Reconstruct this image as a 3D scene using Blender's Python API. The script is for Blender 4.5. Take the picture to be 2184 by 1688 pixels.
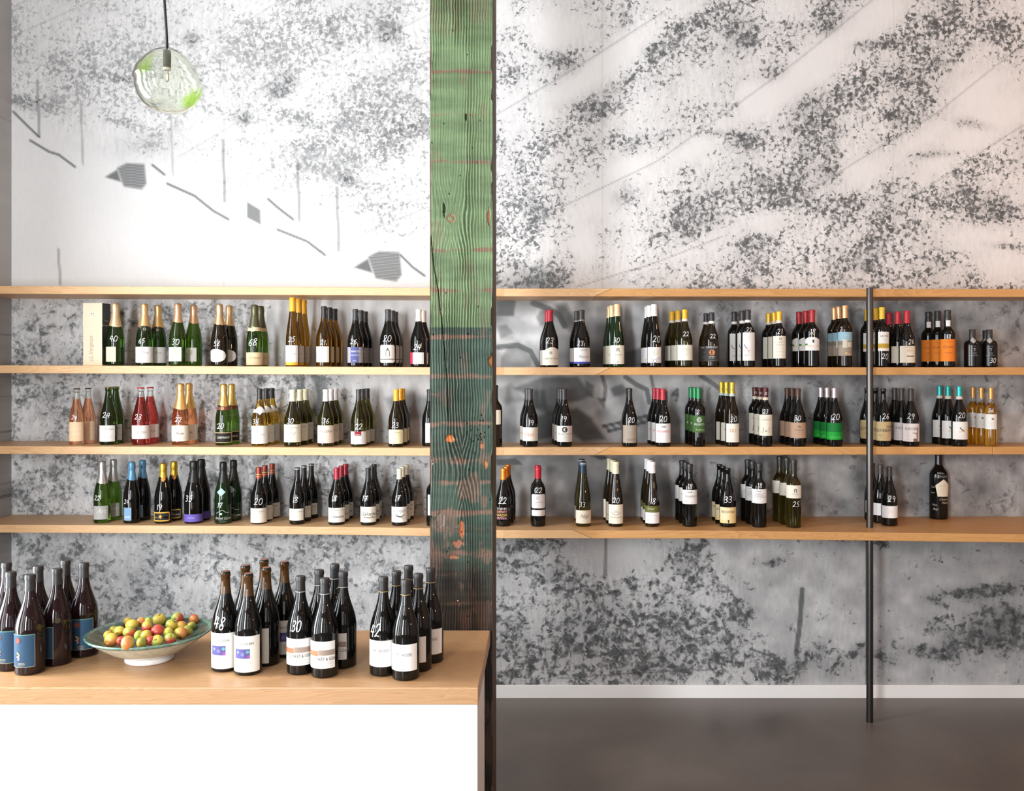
import bpy, math, random
import numpy as np

# ------------------------------------------------------------------ scene, camera, light
for o in list(bpy.data.objects):
    bpy.data.objects.remove(o, do_unlink=True)
scene = bpy.context.scene
COL = scene.collection
random.seed(7)
rng = np.random.default_rng(7)

F, CX, CY, EYE, WALL = 2000.0, 1160.0, 787.0, 1.761, 5.02   # focal length in px, principal point, eye height, mural wall distance
IW = 2184.0
cam_d = bpy.data.cameras.new('camera')
cam_d.sensor_width = 36.0
cam_d.lens = F / IW * 36.0
cam_d.shift_x = -(CX - 1092.0) / IW
cam_d.shift_y = -(844.0 - CY) / IW
cam_d.clip_start = 0.05
cam = bpy.data.objects.new('camera', cam_d)
cam.location = (0, 0, EYE)
cam.rotation_euler = (math.pi / 2, 0, 0)
COL.objects.link(cam)
scene.camera = cam

scene.view_settings.view_transform = 'Standard'
scene.view_settings.look = 'None'
scene.view_settings.gamma = 1.0
scene.view_settings.exposure = -0.2
scene.view_settings.use_curve_mapping = False
cy = scene.cycles
cy.max_bounces = 10
cy.diffuse_bounces = 4
cy.glossy_bounces = 4
cy.transmission_bounces = 10
cy.transparent_max_bounces = 10
cy.sample_clamp_indirect = 4.0
cy.caustics_reflective = False
cy.caustics_refractive = True

world = bpy.data.worlds.new('world')
world.use_nodes = True
world.node_tree.nodes['Background'].inputs[0].default_value = (0.86, 0.93, 1.0, 1)
world.node_tree.nodes['Background'].inputs[1].default_value = 1.0
scene.world = world

# room extents
XL, XR, YB, CEIL = -2.85, 4.6, -2.6, 4.2
LEFT_WINDOWS = [(-2.1, -1.1), (-0.6, 0.5), (0.9, 1.8), (2.2, 3.1)]          # along the left wall (y from, y to)
BACK_WINDOWS = [(-2.55, -1.80), (-0.5, 0.9), (1.9, 3.3)]           # along the wall behind the camera (x from, x to)
WIN_Z = (0.5, 3.3)

def area(name, loc, rot, sx, sy, power, color):
    d = bpy.data.lights.new(name, 'AREA')
    d.shape = 'RECTANGLE'; d.size = sx; d.size_y = sy
    d.energy = power; d.color = color
    o = bpy.data.objects.new(name, d)
    o.location = loc; o.rotation_euler = rot
    COL.objects.link(o)
    return o

DAY = (0.92, 0.965, 1.0)
for i, (a, b) in enumerate(LEFT_WINDOWS):        # daylight through the shop windows on the left
    area('window_daylight', (XL - 0.10, (a + b) / 2, sum(WIN_Z) / 2), (0, -math.pi / 2, 0), WIN_Z[1] - WIN_Z[0], b - a, (26, 62, 95, 245)[i], DAY)
for i, (a, b) in enumerate(BACK_WINDOWS):        # daylight through the windows behind the camera
    area('window_daylight', ((a + b) / 2, YB - 0.10, sum(WIN_Z) / 2), (math.pi / 2, 0, 0), b - a, WIN_Z[1] - WIN_Z[0], (430, 30, 8)[i], DAY)
def bulb_light(loc, power, color=(1.0, 0.50, 0.22), r=0.05):
    d = bpy.data.lights.new('warm_bulb', 'POINT')
    d.energy = power; d.color = color; d.shadow_soft_size = r
    o = bpy.data.objects.new('warm_bulb', d); o.location = loc
    COL.objects.link(o)
for p, e in (((3.7, 3.0, 3.2), 50), ((3.3, 0.6, 2.1), 42), ((1.9, -0.6, 2.9), 6), ((0.9, -1.8, 2.9), 3)):
    bulb_light(p, e)                              # warm hanging bulbs deeper in the shop

# ------------------------------------------------------------------ helpers
def wx(px, Y): return (px - CX) * Y / F
def wz(py, Y): return EYE - (py - CY) * Y / F

def link(o, parent=None):
    COL.objects.link(o)
    if parent is not None: o.parent = parent
    return o

def tag(o, label, cat, group=None):
    o['label'] = label; o['category'] = cat
    if group: o['group'] = group
    return o

def empty(name, loc=(0, 0, 0), rz=0.0):
    o = bpy.data.objects.new(name, None)
    o.empty_display_size = 0.05
    o.location = loc; o.rotation_euler = (0, 0, rz)
    return link(o)

def mesh(name, verts, faces, mat, smooth=False):
    m = bpy.data.meshes.new(name)
    m.from_pydata([tuple(v) for v in verts], [], [tuple(f) for f in faces])
    if isinstance(mat, (list, tuple)):
        for x in mat: m.materials.append(x)
    elif mat: m.materials.append(mat)
    if smooth:
        m.polygons.foreach_set('use_smooth', [True] * len(m.polygons))
    m.update()
    return m

def obj(name, m, parent=None, loc=(0, 0, 0), kind=None):
    o = bpy.data.objects.new(name, m)
    o.location = loc
    link(o, parent)
    if kind: o['kind'] = kind
    return o

class MB:
    def __init__(s): s.v = []; s.f = []
    def add(s, v, f):
        n = len(s.v); s.v += [tuple(p) for p in v]; s.f += [tuple(i + n for i in q) for q in f]; return s
    def box(s, x0, x1, y0, y1, z0, z1):
        return s.add([(x0, y0, z0), (x1, y0, z0), (x1, y1, z0), (x0, y1, z0), (x0, y0, z1), (x1, y0, z1), (x1, y1, z1), (x0, y1, z1)],
                     [(0, 3, 2, 1), (4, 5, 6, 7), (0, 1, 5, 4), (1, 2, 6, 5), (2, 3, 7, 6), (3, 0, 4, 7)])
    def lathe(s, prof, n=32, cx=0, cy_=0, closed=False):
        """prof: list of (r, z) from bottom to top"""
        rings = []; base = len(s.v)
        for r, z in prof:
            if r < 1e-6:
                rings.append([len(s.v)]); s.v.append((cx, cy_, z))
            else:
                ids = []
                for k in range(n):
                    a = 2 * math.pi * k / n
                    ids.append(len(s.v)); s.v.append((cx + r * math.cos(a), cy_ + r * math.sin(a), z))
                rings.append(ids)
        for A, B in zip(rings[:-1], rings[1:]):
            if len(A) == 1 and len(B) == 1: continue
            for k in range(n):
                k2 = (k + 1) % n
                if len(A) == 1: s.f.append((A[0], B[k2], B[k]))
                elif len(B) == 1: s.f.append((A[k], A[k2], B[0]))
                else: s.f.append((A[k], A[k2], B[k2], B[k]))
        return s
    def tube(s, pts, r, n=10):
        pts = [np.array(p, float) for p in pts]
        rings = []
        for i, p in enumerate(pts):
            t = pts[min(i + 1, len(pts) - 1)] - pts[max(i - 1, 0)]
            t /= np.linalg.norm(t)
            u = np.cross(t, (0, 1, 0.01)); u /= np.linalg.norm(u)
            w = np.cross(t, u)
            rr = r[i] if isinstance(r, (list, tuple)) else r
            ids = []
            for k in range(n):
                a = 2 * math.pi * k / n
                ids.append(len(s.v)); s.v.append(tuple(p + rr * (math.cos(a) * u + math.sin(a) * w)))
            rings.append(ids)
        for A, B in zip(rings[:-1], rings[1:]):
            for k in range(n):
                k2 = (k + 1) % n
                s.f.append((A[k], B[k], B[k2], A[k2]))
        s.f.append(tuple(rings[0])); s.f.append(tuple(reversed(rings[-1])))
        return s
    def mesh(s, name, mat, smooth=False): return mesh(name, s.v, s.f, mat, smooth)

def auto_smooth(m, deg=35):
    """smooth faces but keep edges sharper than deg"""
    m.polygons.foreach_set('use_smooth', [True] * len(m.polygons))
    try: m.set_sharp_from_angle(angle=math.radians(deg))
    except Exception: pass
    return m

def bevel(o, w, seg=2):
    b = o.modifiers.new('bevel', 'BEVEL'); b.width = w; b.segments = seg; b.limit_method = 'ANGLE'
    return o

# value noise on numpy arrays
def _h(i, j, s):
    x = np.sin(i * 127.1 + j * 311.7 + s * 74.7) * 43758.5453
    return x - np.floor(x)
def vnoise(x, y, s=0):
    xi, yi = np.floor(x), np.floor(y)
    u, v = x - xi, y - yi
    u = u * u * (3 - 2 * u); v = v * v * (3 - 2 * v)
    return (_h(xi, yi, s) * (1 - u) + _h(xi + 1, yi, s) * u) * (1 - v) + (_h(xi, yi + 1, s) * (1 - u) + _h(xi + 1, yi + 1, s) * u) * v
def fbm(x, y, s=0, n=4):
    t = 0; a = 0.5; tot = 0
    for k in range(n):
        t = t + a * vnoise(x * 2 ** k, y * 2 ** k, s + k * 13); tot += a; a *= 0.5
    return t / tot
def sstep(a, b, x):
    t = np.clip((x - a) / (b - a), 0, 1)
    return t * t * (3 - 2 * t)

# ------------------------------------------------------------------ materials
MATS = {}
def principled(name):
    m = bpy.data.materials.new(name); m.use_nodes = True
    nt = m.node_tree
    return m, nt, nt.nodes['Principled BSDF']
def plain(name, color, rough=0.5, metal=0.0, trans=0.0, ior=1.5, coat=0.0, spec=0.5, emit=None, estr=0.0):
    if name in MATS: return MATS[name]
    m, nt, b = principled(name)
    b.inputs['Base Color'].default_value = (*color, 1)
    b.inputs['Roughness'].default_value = rough
    b.inputs['Metallic'].default_value = metal
    b.inputs['Transmission Weight'].default_value = trans
    b.inputs['IOR'].default_value = ior
    b.inputs['Coat Weight'].default_value = coat
    b.inputs['Specular IOR Level'].default_value = spec
    if emit:
        b.inputs['Emission Color'].default_value = (*emit, 1); b.inputs['Emission Strength'].default_value = estr
    MATS[name] = m
    return m

class N:
    """tiny node helper"""
    def __init__(s, nt): s.nt = nt
    def new(s, t, **kw):
        n = s.nt.nodes.new(t)
        for k, v in kw.items(): setattr(n, k, v)
        return n
    def link(s, a, b): s.nt.links.new(a, b)
    def val(s, sock, v):
        if hasattr(v, 'links') or isinstance(v, bpy.types.NodeSocket): s.link(v, sock)
        else: sock.default_value = v
    def math(s, op, a, b=0.0, c=0.0, clamp=False):
        n = s.new('ShaderNodeMath', operation=op); n.use_clamp = clamp
        for i, v in enumerate((a, b, c)): s.val(n.inputs[i], v)
        return n.outputs[0]
    def noise(s, vec, scale, detail=4, rough=0.55, dist=0.0):
        n = s.new('ShaderNodeTexNoise'); s.link(vec, n.inputs['Vector'])
        n.inputs['Scale'].default_value = scale; n.inputs['Detail'].default_value = detail
        n.inputs['Roughness'].default_value = rough; n.inputs['Distortion'].default_value = dist
        return n.outputs['Fac']
    def mapping(s, vec, scale=(1, 1, 1), loc=(0, 0, 0), rot=(0, 0, 0)):
        n = s.new('ShaderNodeMapping'); s.link(vec, n.inputs['Vector'])
        n.inputs['Scale'].default_value = scale; n.inputs['Location'].default_value = loc; n.inputs['Rotation'].default_value = rot
        return n.outputs[0]
    def ramp(s, fac, stops, interp='LINEAR'):
        n = s.new('ShaderNodeValToRGB'); s.link(fac, n.inputs[0]); cr = n.color_ramp; cr.interpolation = interp
        while len(cr.elements) < len(stops): cr.elements.new(0.5)
        for e, (p, c) in zip(cr.elements, stops): e.position = p; e.color = (*c, 1)
        return n.outputs[0]
    def mix(s, fac, a, b, mode='MIX'):
        n = s.new('ShaderNodeMix', data_type='RGBA', blend_type=mode)
        s.val(n.inputs[0], fac)
        for sock, v in ((n.inputs[6], a), (n.inputs[7], b)):
            if isinstance(v, tuple): sock.default_value = (*v, 1)
            else: s.link(v, sock)
        return n.outputs[2]
    def bump(s, height, strength, dist):
        n = s.new('ShaderNodeBump'); s.link(height, n.inputs['Height'])
        n.inputs['Strength'].default_value = strength; n.inputs['Distance'].default_value = dist
        return n.outputs[0]

def wood_mat(name, light, dark, axis_scale=(0.6, 9, 9), ring=1.0, rough=0.42, swirl=0.6):
    m, nt, b = principled(name); n = N(nt)
    tc = n.new('ShaderNodeTexCoord').outputs['Object']
    v = n.mapping(tc, axis_scale)
    broad = n.noise(v, 1.6, 3, 0.5, swirl)
    w = n.math('MULTIPLY', broad, 34.0 * ring)
    saw = n.math('FRACT', w)
    fib = n.noise(n.mapping(tc, (axis_scale[0] * 3, axis_scale[1] * 22, axis_scale[2] * 22)), 4.0, 3, 0.6)
    tone = n.noise(n.mapping(tc, (0.5, 1.5, 1.5)), 1.3, 2)
    s = n.math('ADD', n.math('MULTIPLY', saw, 0.42), n.math('MULTIPLY', fib, 0.5))
    s = n.math('ADD', s, n.math('MULTIPLY', n.math('SUBTRACT', tone, 0.5), 0.7), clamp=True)
    col = n.ramp(s, [(0.12, light), (0.55, tuple((a * 0.62 + c * 0.38) for a, c in zip(light, dark))), (0.95, dark)])
    n.link(col, b.inputs['Base Color'])
    b.inputs['Roughness'].default_value = rough
    n.link(n.bump(fib, 0.12, 0.002), b.inputs['Normal'])
    return m
M_SHELF = wood_mat('shelf_fir', (0.72, 0.46, 0.24), (0.50, 0.26, 0.10), (0.5, 7, 7), 0.8)
M_COUNTER = wood_mat('counter_fir', (0.55, 0.325, 0.165), (0.30, 0.145, 0.055), (0.45, 5, 6), 1.1, 0.36, 1.4)

def wall_paint(name, col, rough=0.7):
    m, nt, b = principled(name); n = N(nt)
    tc = n.new('ShaderNodeTexCoord').outputs['Object']
    f = n.noise(tc, 3.0, 3)
    c = n.ramp(f, [(0.3, tuple(x * 0.97 for x in col)), (0.7, col)])
    n.link(c, b.inputs['Base Color']); b.inputs['Roughness'].default_value = rough
    n.link(n.bump(n.noise(tc, 220, 2), 0.05, 0.001), b.inputs['Normal'])
    return m
M_WHITE = wall_paint('white_paint', (0.86, 0.86, 0.85), 0.45)
M_WALL = wall_paint('plaster', (0.42, 0.33, 0.29))
M_CEIL = wall_paint('ceiling_paint', (0.55, 0.53, 0.51))

def concrete():
    m, nt, b = principled('polished_concrete'); n = N(nt)
    tc = n.new('ShaderNodeTexCoord').outputs['Object']
    a = n.noise(tc, 1.4, 6, 0.6, 0.4); g = n.noise(tc, 90, 3, 0.6)
    s = n.math('ADD', n.math('MULTIPLY', a, 0.8), n.math('MULTIPLY', g, 0.25))
    n.link(n.ramp(s, [(0.32, (0.085, 0.068, 0.058)), (0.52, (0.13, 0.108, 0.094)), (0.72, (0.18, 0.15, 0.132))]), b.inputs['Base Color'])
    n.link(n.ramp(a, [(0.3, (0.28,) * 3), (0.7, (0.44,) * 3)]), b.inputs['Roughness'])
    return m
M_FLOOR = concrete()

def mural_mat():
    m, nt, b = principled('vineyard_photo_print'); n = N(nt)
    tc = n.new('ShaderNodeTexCoord').outputs['Object']
    at = n.new('ShaderNodeAttribute', attribute_name='print_map')
    sep = n.new('ShaderNodeSeparateColor'); n.link(at.outputs['Color'], sep.inputs[0])
    dens, paint, big = sep.outputs[0], sep.outputs[1], sep.outputs[2]
    ink = at.outputs['Alpha']
    v = n.mapping(tc, (1, 0, 1))
    n1 = n.noise(v, 43, 4.5, 0.68, 0.5)
    n2 = n.noise(v, 22, 4.0, 0.62, 0.8)
    nmix = n.math('ADD', n.math('MULTIPLY', n1, n.math('SUBTRACT', 1.0, big)), n.math('MULTIPLY', n2, big))
    clump = n.noise(v, 9, 3, 0.6, 0.4)
    thr = n.math('SUBTRACT', n.math('SUBTRACT', 0.715, n.math('MULTIPLY', dens, 0.27)), n.math('MULTIPLY', n.math('SUBTRACT', clump, 0.5), 0.38))
    wid = n.math('ADD', 0.10, n.math('MULTIPLY', big, 0.04))
    leaf = n.math('DIVIDE', n.math('SUBTRACT', nmix, thr), wid, clamp=True)
    tone = n.noise(v, 24.0, 4, 0.65)
    leaf = n.math('MULTIPLY', leaf, n.math('SUBTRACT', n.math('MULTIPLY', tone, 2.6), 0.48), clamp=True)
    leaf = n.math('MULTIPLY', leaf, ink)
    grass = n.noise(n.mapping(tc, (1, 0, 0.35), rot=(0, 0.5, 0)), 46, 4, 0.7)
    haze = n.math('MULTIPLY', n.math('SUBTRACT', grass, 0.5), 0.62)
    cloud = n.math('MULTIPLY', n.math('SUBTRACT', n.noise(v, 2.6, 4, 0.55), 0.46), 0.42)
    light = n.math('SUBTRACT', 0.93, n.math('MULTIPLY', n.math('ADD', haze, cloud), n.math('ADD', 0.12, n.math('MULTIPLY', dens, 0.8))))
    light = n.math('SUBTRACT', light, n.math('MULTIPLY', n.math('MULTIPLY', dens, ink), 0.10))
    light = n.math('MULTIPLY', light, n.math('SUBTRACT', 1.0, n.math('MULTIPLY', leaf, 0.88)))
    light = n.math('MULTIPLY', light, n.math('SUBTRACT', 1.0, paint), clamp=True)
    col = n.ramp(light, [(0.0, (0.035, 0.040, 0.042)), (0.35, (0.14, 0.147, 0.15)), (0.7, (0.43, 0.435, 0.44)), (1.0, (0.80, 0.80, 0.80))])
    n.link(col, b.inputs['Base Color'])
    b.inputs['Roughness'].default_value = 0.62
    b.inputs['Specular IOR Level'].default_value = 0.3
    return m
M_MURAL = mural_mat()

# ------------------------------------------------------------------ the setting
def structure(name, m):
    return obj(name, m, kind='structure')
structure('floor', MB().box(XL - 0.3, XR + 0.3, YB - 0.3, WALL + 0.2, -0.12, 0.0).mesh('floor', M_FLOOR))
structure('ceiling', MB().box(XL - 0.3, XR + 0.3, YB - 0.3, WALL + 0.2, CEIL, CEIL + 0.12).mesh('ceiling', M_CEIL))
structure('wall_right', MB().box(XR, XR + 0.15, YB, WALL, 0, CEIL).mesh('wall_right', M_WALL))

def holed_wall(axis, c0, c1, lo, hi, holes, mat, name):
    mb = MB(); cuts = [lo] + [v for h in holes for v in h] + [hi]
    def bx(a, b, z0, z1):
        if axis == 'y': mb.box(c0, c1, a, b, z0, z1)
        else: mb.box(a, b, c0, c1, z0, z1)
    for i in range(0, len(cuts), 2): bx(cuts[i], cuts[i + 1], 0, CEIL)
    for a, b in holes: bx(a, b, 0, WIN_Z[0]); bx(a, b, WIN_Z[1], CEIL)
    return structure(name, mb.mesh(name, mat))

# --- the printed mural, low-frequency layers of the print as a colour attribute
def paint_mural(PX, PY):
    """PX, PY: print coordinates (one unit = 2.51 mm on the wall)"""
    dens = np.zeros_like(PX); paint = np.zeros_like(PX); big = np.zeros_like(PX); ink = np.ones_like(PX)
    ca, sa = math.cos(math.radians(-31)), math.sin(math.radians(-31))
    U = PX * ca + PY * sa; V = -PX * sa + PY * ca
    band = fbm(U / 210, V / 62, 3, 3)
    lump = fbm(PX / 70, PY / 60, 9, 3)
    right = sstep(917, 1060, PX)
    upper = 1 - sstep(618, 650, PY)
    # upper left: thin, flare-paled foliage that dies out on the bare slope
    slope = 250 + (PX - 0) * 0.30
    ul = np.clip(0.80 - sstep(-90, 70, PY - slope) * 0.85, 0, 1) * (0.80 + 0.9 * (band - 0.5)) + 0.25 * (lump - 0.5) * (PY < slope + 40)
    ur = 0.74 + 0.75 * (band - 0.52) + 0.5 * (lump - 0.5)
    dens += upper * ((1 - right) * ul + right * ur)
    ink = np.where(PY < 630, (1 - right) * (0.36 + 0.10 * sstep(300, 900, PX)) + right * (0.76 + 0.14 * sstep(1100, 2000, PX)), 0.72)  # upper-left ink is paler: light flare painted into the print
    # between and under the shelves
    mid = (1 - upper)
    lowl = 0.84 + 0.5 * (lump - 0.5) + 0.35 * (fbm(PX / 24, PY / 24, 5, 2) - 0.5)
    dens += mid * (1 - right) * lowl
    big += mid * 0.5 * (1 - right)
    def G(cx, cyy, rx, ry, deg=0):
        c, s_ = math.cos(math.radians(deg)), math.sin(math.radians(deg))
        dx, dy = PX - cx, PY - cyy
        a = (dx * c + dy * s_) / rx; b = (-dx * s_ + dy * c) / ry
        return np.exp(-(a * a + b * b))
    def seg(pts, w, val, soft=1.5):
        m = np.zeros_like(PX)
        for (x0, y0), (x1, y1) in zip(pts[:-1], pts[1:]):
            dx, dy = x1 - x0, y1 - y0
            t = np.clip(((PX - x0) * dx + (PY - y0) * dy) / (dx * dx + dy * dy), 0, 1)
            d = np.hypot(PX - x0 - t * dx, PY - y0 - t * dy)
            m = np.maximum(m, 1 - sstep(w / 2, w / 2 + soft, d))
        return m * val
    def poly(pts, val, soft=4):
        inside = np.zeros(PX.shape, bool); dmin = np.full(PX.shape, 1e9)
        P = pts + [pts[0]]
        for (x0, y0), (x1, y1) in zip(P[:-1], P[1:]):
            cond = ((y0 > PY) != (y1 > PY)) & (PX < (x1 - x0) * (PY - y0) / ((y1 - y0) or 1e-9) + x0)
            inside ^= cond
            dx, dy = x1 - x0, y1 - y0
            t = np.clip(((PX - x0) * dx + (PY - y0) * dy) / (dx * dx + dy * dy + 1e-9), 0, 1)
            dmin = np.minimum(dmin, np.hypot(PX - x0 - t * dx, PY - y0 - t * dy))
        sd = np.where(inside, dmin, -dmin)
        return val * sstep(-soft, soft, sd)
    def over(p): 
        nonlocal paint
        paint = 1 - (1 - paint) * (1 - p)
    # --- foliage thinned along the sandy terraces on the right
    for c in ((1335, 100, 60, 34, -31), (1275, 150, 50, 26, -31), (1210, 190, 60, 20, -31), (1335, 358, 85, 30, -20), (1270, 430, 55, 34, 0),
              (1250, 525, 26, 40, 0), (1480, 320, 60, 24, -31), (1650, 205, 70, 26, -31), (1770, 110, 90, 38, -38), (1880, 30, 70, 40, -31),
              (1720, 170, 50, 30, -31), (1900, 120, 30, 30, 0), (1850, 365, 55, 34, -20), (1960, 300, 70, 24, -31), (2075, 190, 70, 46, -31),
              (2000, 350, 60, 22, -31), (2060, 300, 40, 20, 0), (2080, 510, 80, 32, 0), (1645, 470, 70, 24, -10), (2150, 250, 60, 50, -31),
              (1100, 590, 30, 16, 0), (1070, 30, 30, 40, 0), (1180, 70, 50, 40, -31), (1600, 200, 30, 30, 0), (2140, 570, 60, 30, 0), (1330, 620, 60, 12, 0)):
        dens -= 0.75 * G(*c)
    for c in ((1390, 115, 22, 18, 0), (1425, 85, 26, 16, -30), (1335, 35, 16, 22, 20), (1590, 300, 46, 20, 0), (1530, 285, 30, 8, 0), (1190, 130, 40, 18, 20),
              (1260, 230, 38, 20, 0), (1130, 430, 14, 22, 10), (1150, 455, 24, 12, 0), (1350, 310, 30, 14, -30), (1330, 420, 34, 22, -20), (1580, 75, 30, 40, 0),
              (1880, 95, 44, 9, 0), (1840, 97, 22, 9, 0), (2030, 15, 30, 22, 30), (2140, 70, 28, 20, 0), (1775, 320, 14, 46, 0), (1770, 365, 18, 12, 0),
              (1910, 250, 24, 20, 30), (2040, 425, 50, 26, 0), (2120, 445, 48, 30, 20), (1860, 520, 24, 26, 0), (1850, 560, 30, 18, 0), (1600, 520, 30, 18, 0),
              (2150, 525, 46, 8, 4), (1995, 330, 46, 8, -5), (2080, 265, 40, 10, 10), (1650, 155, 24, 14, 0), (1770, 60, 26, 12, -30), (1720, 250, 40, 60, 0),
              (1480, 440, 60, 40, 0), (1680, 430, 60, 60, 0), (1800, 450, 50, 40, 0), (1940, 90, 60, 60, 0)):
        g = G(*c); dens += 0.55 * g; over(0.10 * g * (c[2] < 50))
    g = G(1140, 605, 62, 34); dens += 0.7 * g; over(0.42 * g)
    for pts in ([(1062, 243), (1240, 138), (1420, 22)], [(1150, 465), (1400, 345), (1560, 232), (1700, 130), (1860, 0)],
                [(1715, 415), (1850, 330), (2000, 240), (2184, 92)], [(1850, 480), (1951, 418), (2100, 320), (2190, 262)], [(1230, 612), (1400, 560), (1540, 505)]):
        over(seg(pts, 0.6, 0.26, 1.8))
    for pts in ([(0, 90), (200, 0)], [(220, 205), (420, 110), (600, 0)], [(380, 335), (560, 230), (770, 100), (917, 30)], [(440, 430), (700, 300), (917, 165)], [(660, 545), (917, 440)]):
        over(seg(pts, 0.6, 0.16, 2.0))
    # --- upper left features
    for c in ((830, 70, 26, 26, 20), (598, 192, 24, 16, 0), (615, 165, 20, 14, 0), (520, 250, 22, 14, 0), (408, 85, 16, 14, 20), (735, 382, 22, 12, 15), (60, 220, 50, 18, 10), (262, 168, 26, 8, 10)):
        g = G(*c); dens += 0.75 * g; ink = ink + 0.25 * g; over(0.16 * g)
    for c in ((310, 310, 70, 26, -10, .20), (720, 350, 90, 30, 5, .15), (800, 500, 90, 40, 0, .05), (10, 60, 60, 120, 0, .12)):
        g = G(*c[:5]); dens += 0.4 * g; over(0.5 * c[5] * g)
    for c in ((620, 245, 60, 12, 12), (640, 265, 60, 8, 5), (270, 265, 60, 10, 14), (660, 305, 50, 12, -5), (820, 440, 70, 12, -6), (470, 388, 50, 6, 6), (560, 90, 60, 30, 0), (690, 60, 70, 60, 0), (780, 260, 80, 60, 0), (850, 300, 60, 40, 0), (180, 150, 110, 60, 0), (880, 260, 40, 30, 0)):
        g = G(*c); dens += 0.5 * g; ink = ink + 0.12 * g
    for pts in ([(28, 238), (55, 265), (83, 292)], [(65, 300), (105, 324), (125, 330), (160, 356)], [(325, 352), (350, 372)], [(357, 392), (415, 418), (455, 450), (487, 468)],
                [(572, 425), (595, 445), (625, 468)], [(592, 490), (655, 515), (693, 544)], [(855, 545), (880, 570), (905, 588)], [(2, 300), (3, 330)]):
        over(seg(pts, 2.2, 0.55, 2.8))
    for x, y0, y1, v in ((79, 172, 290, .40), (172, 215, 350, .30), (364, 240, 372, .22), (475, 300, 430, .40), (634, 343, 470, .42), (718, 400, 535, .42), (124, 532, 606, .36), (780, 30, 110, .25), (541, 80, 130, .2)):
        over(seg([(x, y0), (x + 5, y1)], 4.0 if v > .3 else 3, 0.75 * v, 2.0))
    for x, y, s_ in ((282, 374, 1.0), (822, 566, 1.16)):           # woven tubs lying on the slope
        body = poly([(x - 32 * s_, y - 16 * s_), (x - 12 * s_, y - 26 * s_), (x + 26 * s_, y - 24 * s_), (x + 30 * s_, y + 18 * s_), (x + 20 * s_, y + 30 * s_), (x - 18 * s_, y + 24 * s_)], 0.60, 3)
        stripes = 0.88 + 0.16 * np.sin((PY - y + 0.12 * (PX - x)) * 1.05 / s_)
        over(body * np.clip(stripes, 0, 1))
        over(poly([(x - 58 * s_, y + 4 * s_), (x - 32 * s_, y - 12 * s_), (x - 24 * s_, y + 14 * s_)], 0.62, 3))
    over(poly([(527, 431), (555, 448), (556, 479), (527, 464)], 0.52, 2))
    # wallpaper seams
    for x in (478, 1284, 1905): over(seg([(x, -200), (x, 640)], 0.5, 0.07, 1.5))
    # --- people and barrels in the print, behind the right-hand bottles
    fig = right * mid * (1 - sstep(1130, 1150, PY))
    soft = fbm(PX / 46, PY / 40, 21, 3)
    over(fig * np.clip(0.27 + 0.75 * (soft - 0.5) + 0.10 * sstep(1500, 1900, PX), 0, 0.6))
    dens += fig * (0.60 + 0.50 * (lump - 0.5)) * sstep(1330, 1480, PX); big += fig * 0.8
    ink = np.where(fig > 0.5, 0.55, ink)
    def q(x, y): return (1050 + x / 3.31, 620 + y / 3.31)
    def qq(pts): return [q(*p) for p in pts]
    over(poly(qq([(30, 60), (165, 65), (150, 180), (30, 175)]), 0.55))
    over(poly(qq([(30, 250), (100, 240), (150, 300), (60, 340)]), 0.35))
    over(poly(qq([(310, 190), (340, 140), (400, 130), (440, 180), (420, 240), (340, 250)]), 0.40))
    over(seg(qq([(290, 90), (400, 130), (470, 170), (510, 250)]), 8, 0.5, 4))
    over(poly(qq([(440, 100), (520, 90), (600, 240), (560, 300), (480, 230)]), 0.42, 7))
    over(poly(qq([(60, 480), (110, 400), (200, 400), (280, 470), (270, 540), (60, 540)]), 0.35))
    over(seg(qq([(40, 400), (180, 385), (270, 430), (330, 540)]), 7, 0.55, 4))
    over(poly(qq([(700, 200), (900, 220), (980, 330), (960, 540), (700, 540)]), 0.34, 16))
    over(poly(qq([(940, 440), (1050, 400), (1060, 540), (930, 540)]), 0.5, 6))
    over(poly(qq([(150, 690), (350, 610), (600, 610), (700, 740), (610, 780), (470, 800), (420, 880), (300, 830), (240, 740)]), 0.52, 6))
    over(poly(qq([(40, 690), (140, 660), (240, 780), (100, 800), (40, 760)]), 0.28, 6))
    over(poly(qq([(300, 705), (370, 705), (380, 830), (300, 830)]), 0.5, 4))
    over(poly(qq([(290, 900), (430, 850), (600, 830), (700, 900), (800, 1050), (640, 1070), (560, 1010), (300, 1060)]), 0.55, 6))
    over(poly(qq([(740, 760), (800, 760), (790, 840)]), 0.5, 3))
    over(poly(qq([(660, 640), (720, 670), (710, 760), (660, 730)]), 0.45, 4))
    over(poly(qq([(830, 690), (920, 660), (960, 720), (860, 750)]), 0.5, 5))
    over(seg(qq([(775, 600), (800, 690), (790, 770)]), 5, 0.45, 3))
    over(seg(qq([(940, 610), (1010, 660), (1090, 700), (1110, 790)]), 7, 0.5, 3))
    over(seg(qq([(1120, 600), (1135, 680)]), 4, 0.45, 3))
    over(seg(qq([(1470, 600), (1560, 660), (1700, 760)]), 7, 0.45, 3))
    for k in range(7):
        x0, x1 = 790 + k * 48, 830 + k * 48
        over(seg(qq([(x0, 955 - k * 11), (x1, 990 - k * 11)]), 3, 0.4, 2.5))
    over(seg(qq([(780, 960), (1110, 880)]), 3.5, 0.5, 2.5)); over(seg(qq([(820, 995), (1140, 915)]), 3.5, 0.5, 2.5))
    over(seg(qq([(1230, 720), (1225, 790)]), 5, 0.5, 2)); over(seg(qq([(1300, 700), (1270, 740), (1310, 735)]), 4, 0.5, 2)); over(seg(qq([(1310, 700), (1300, 780)]), 4, 0.5, 2))
    over(poly(qq([(30, 1195), (160, 1185), (215, 1228), (30, 1235)]), 0.58, 3))
    over(poly(qq([(690, 1165), (790, 1160), (830, 1190), (760, 1195)]), 0.55, 3))
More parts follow.
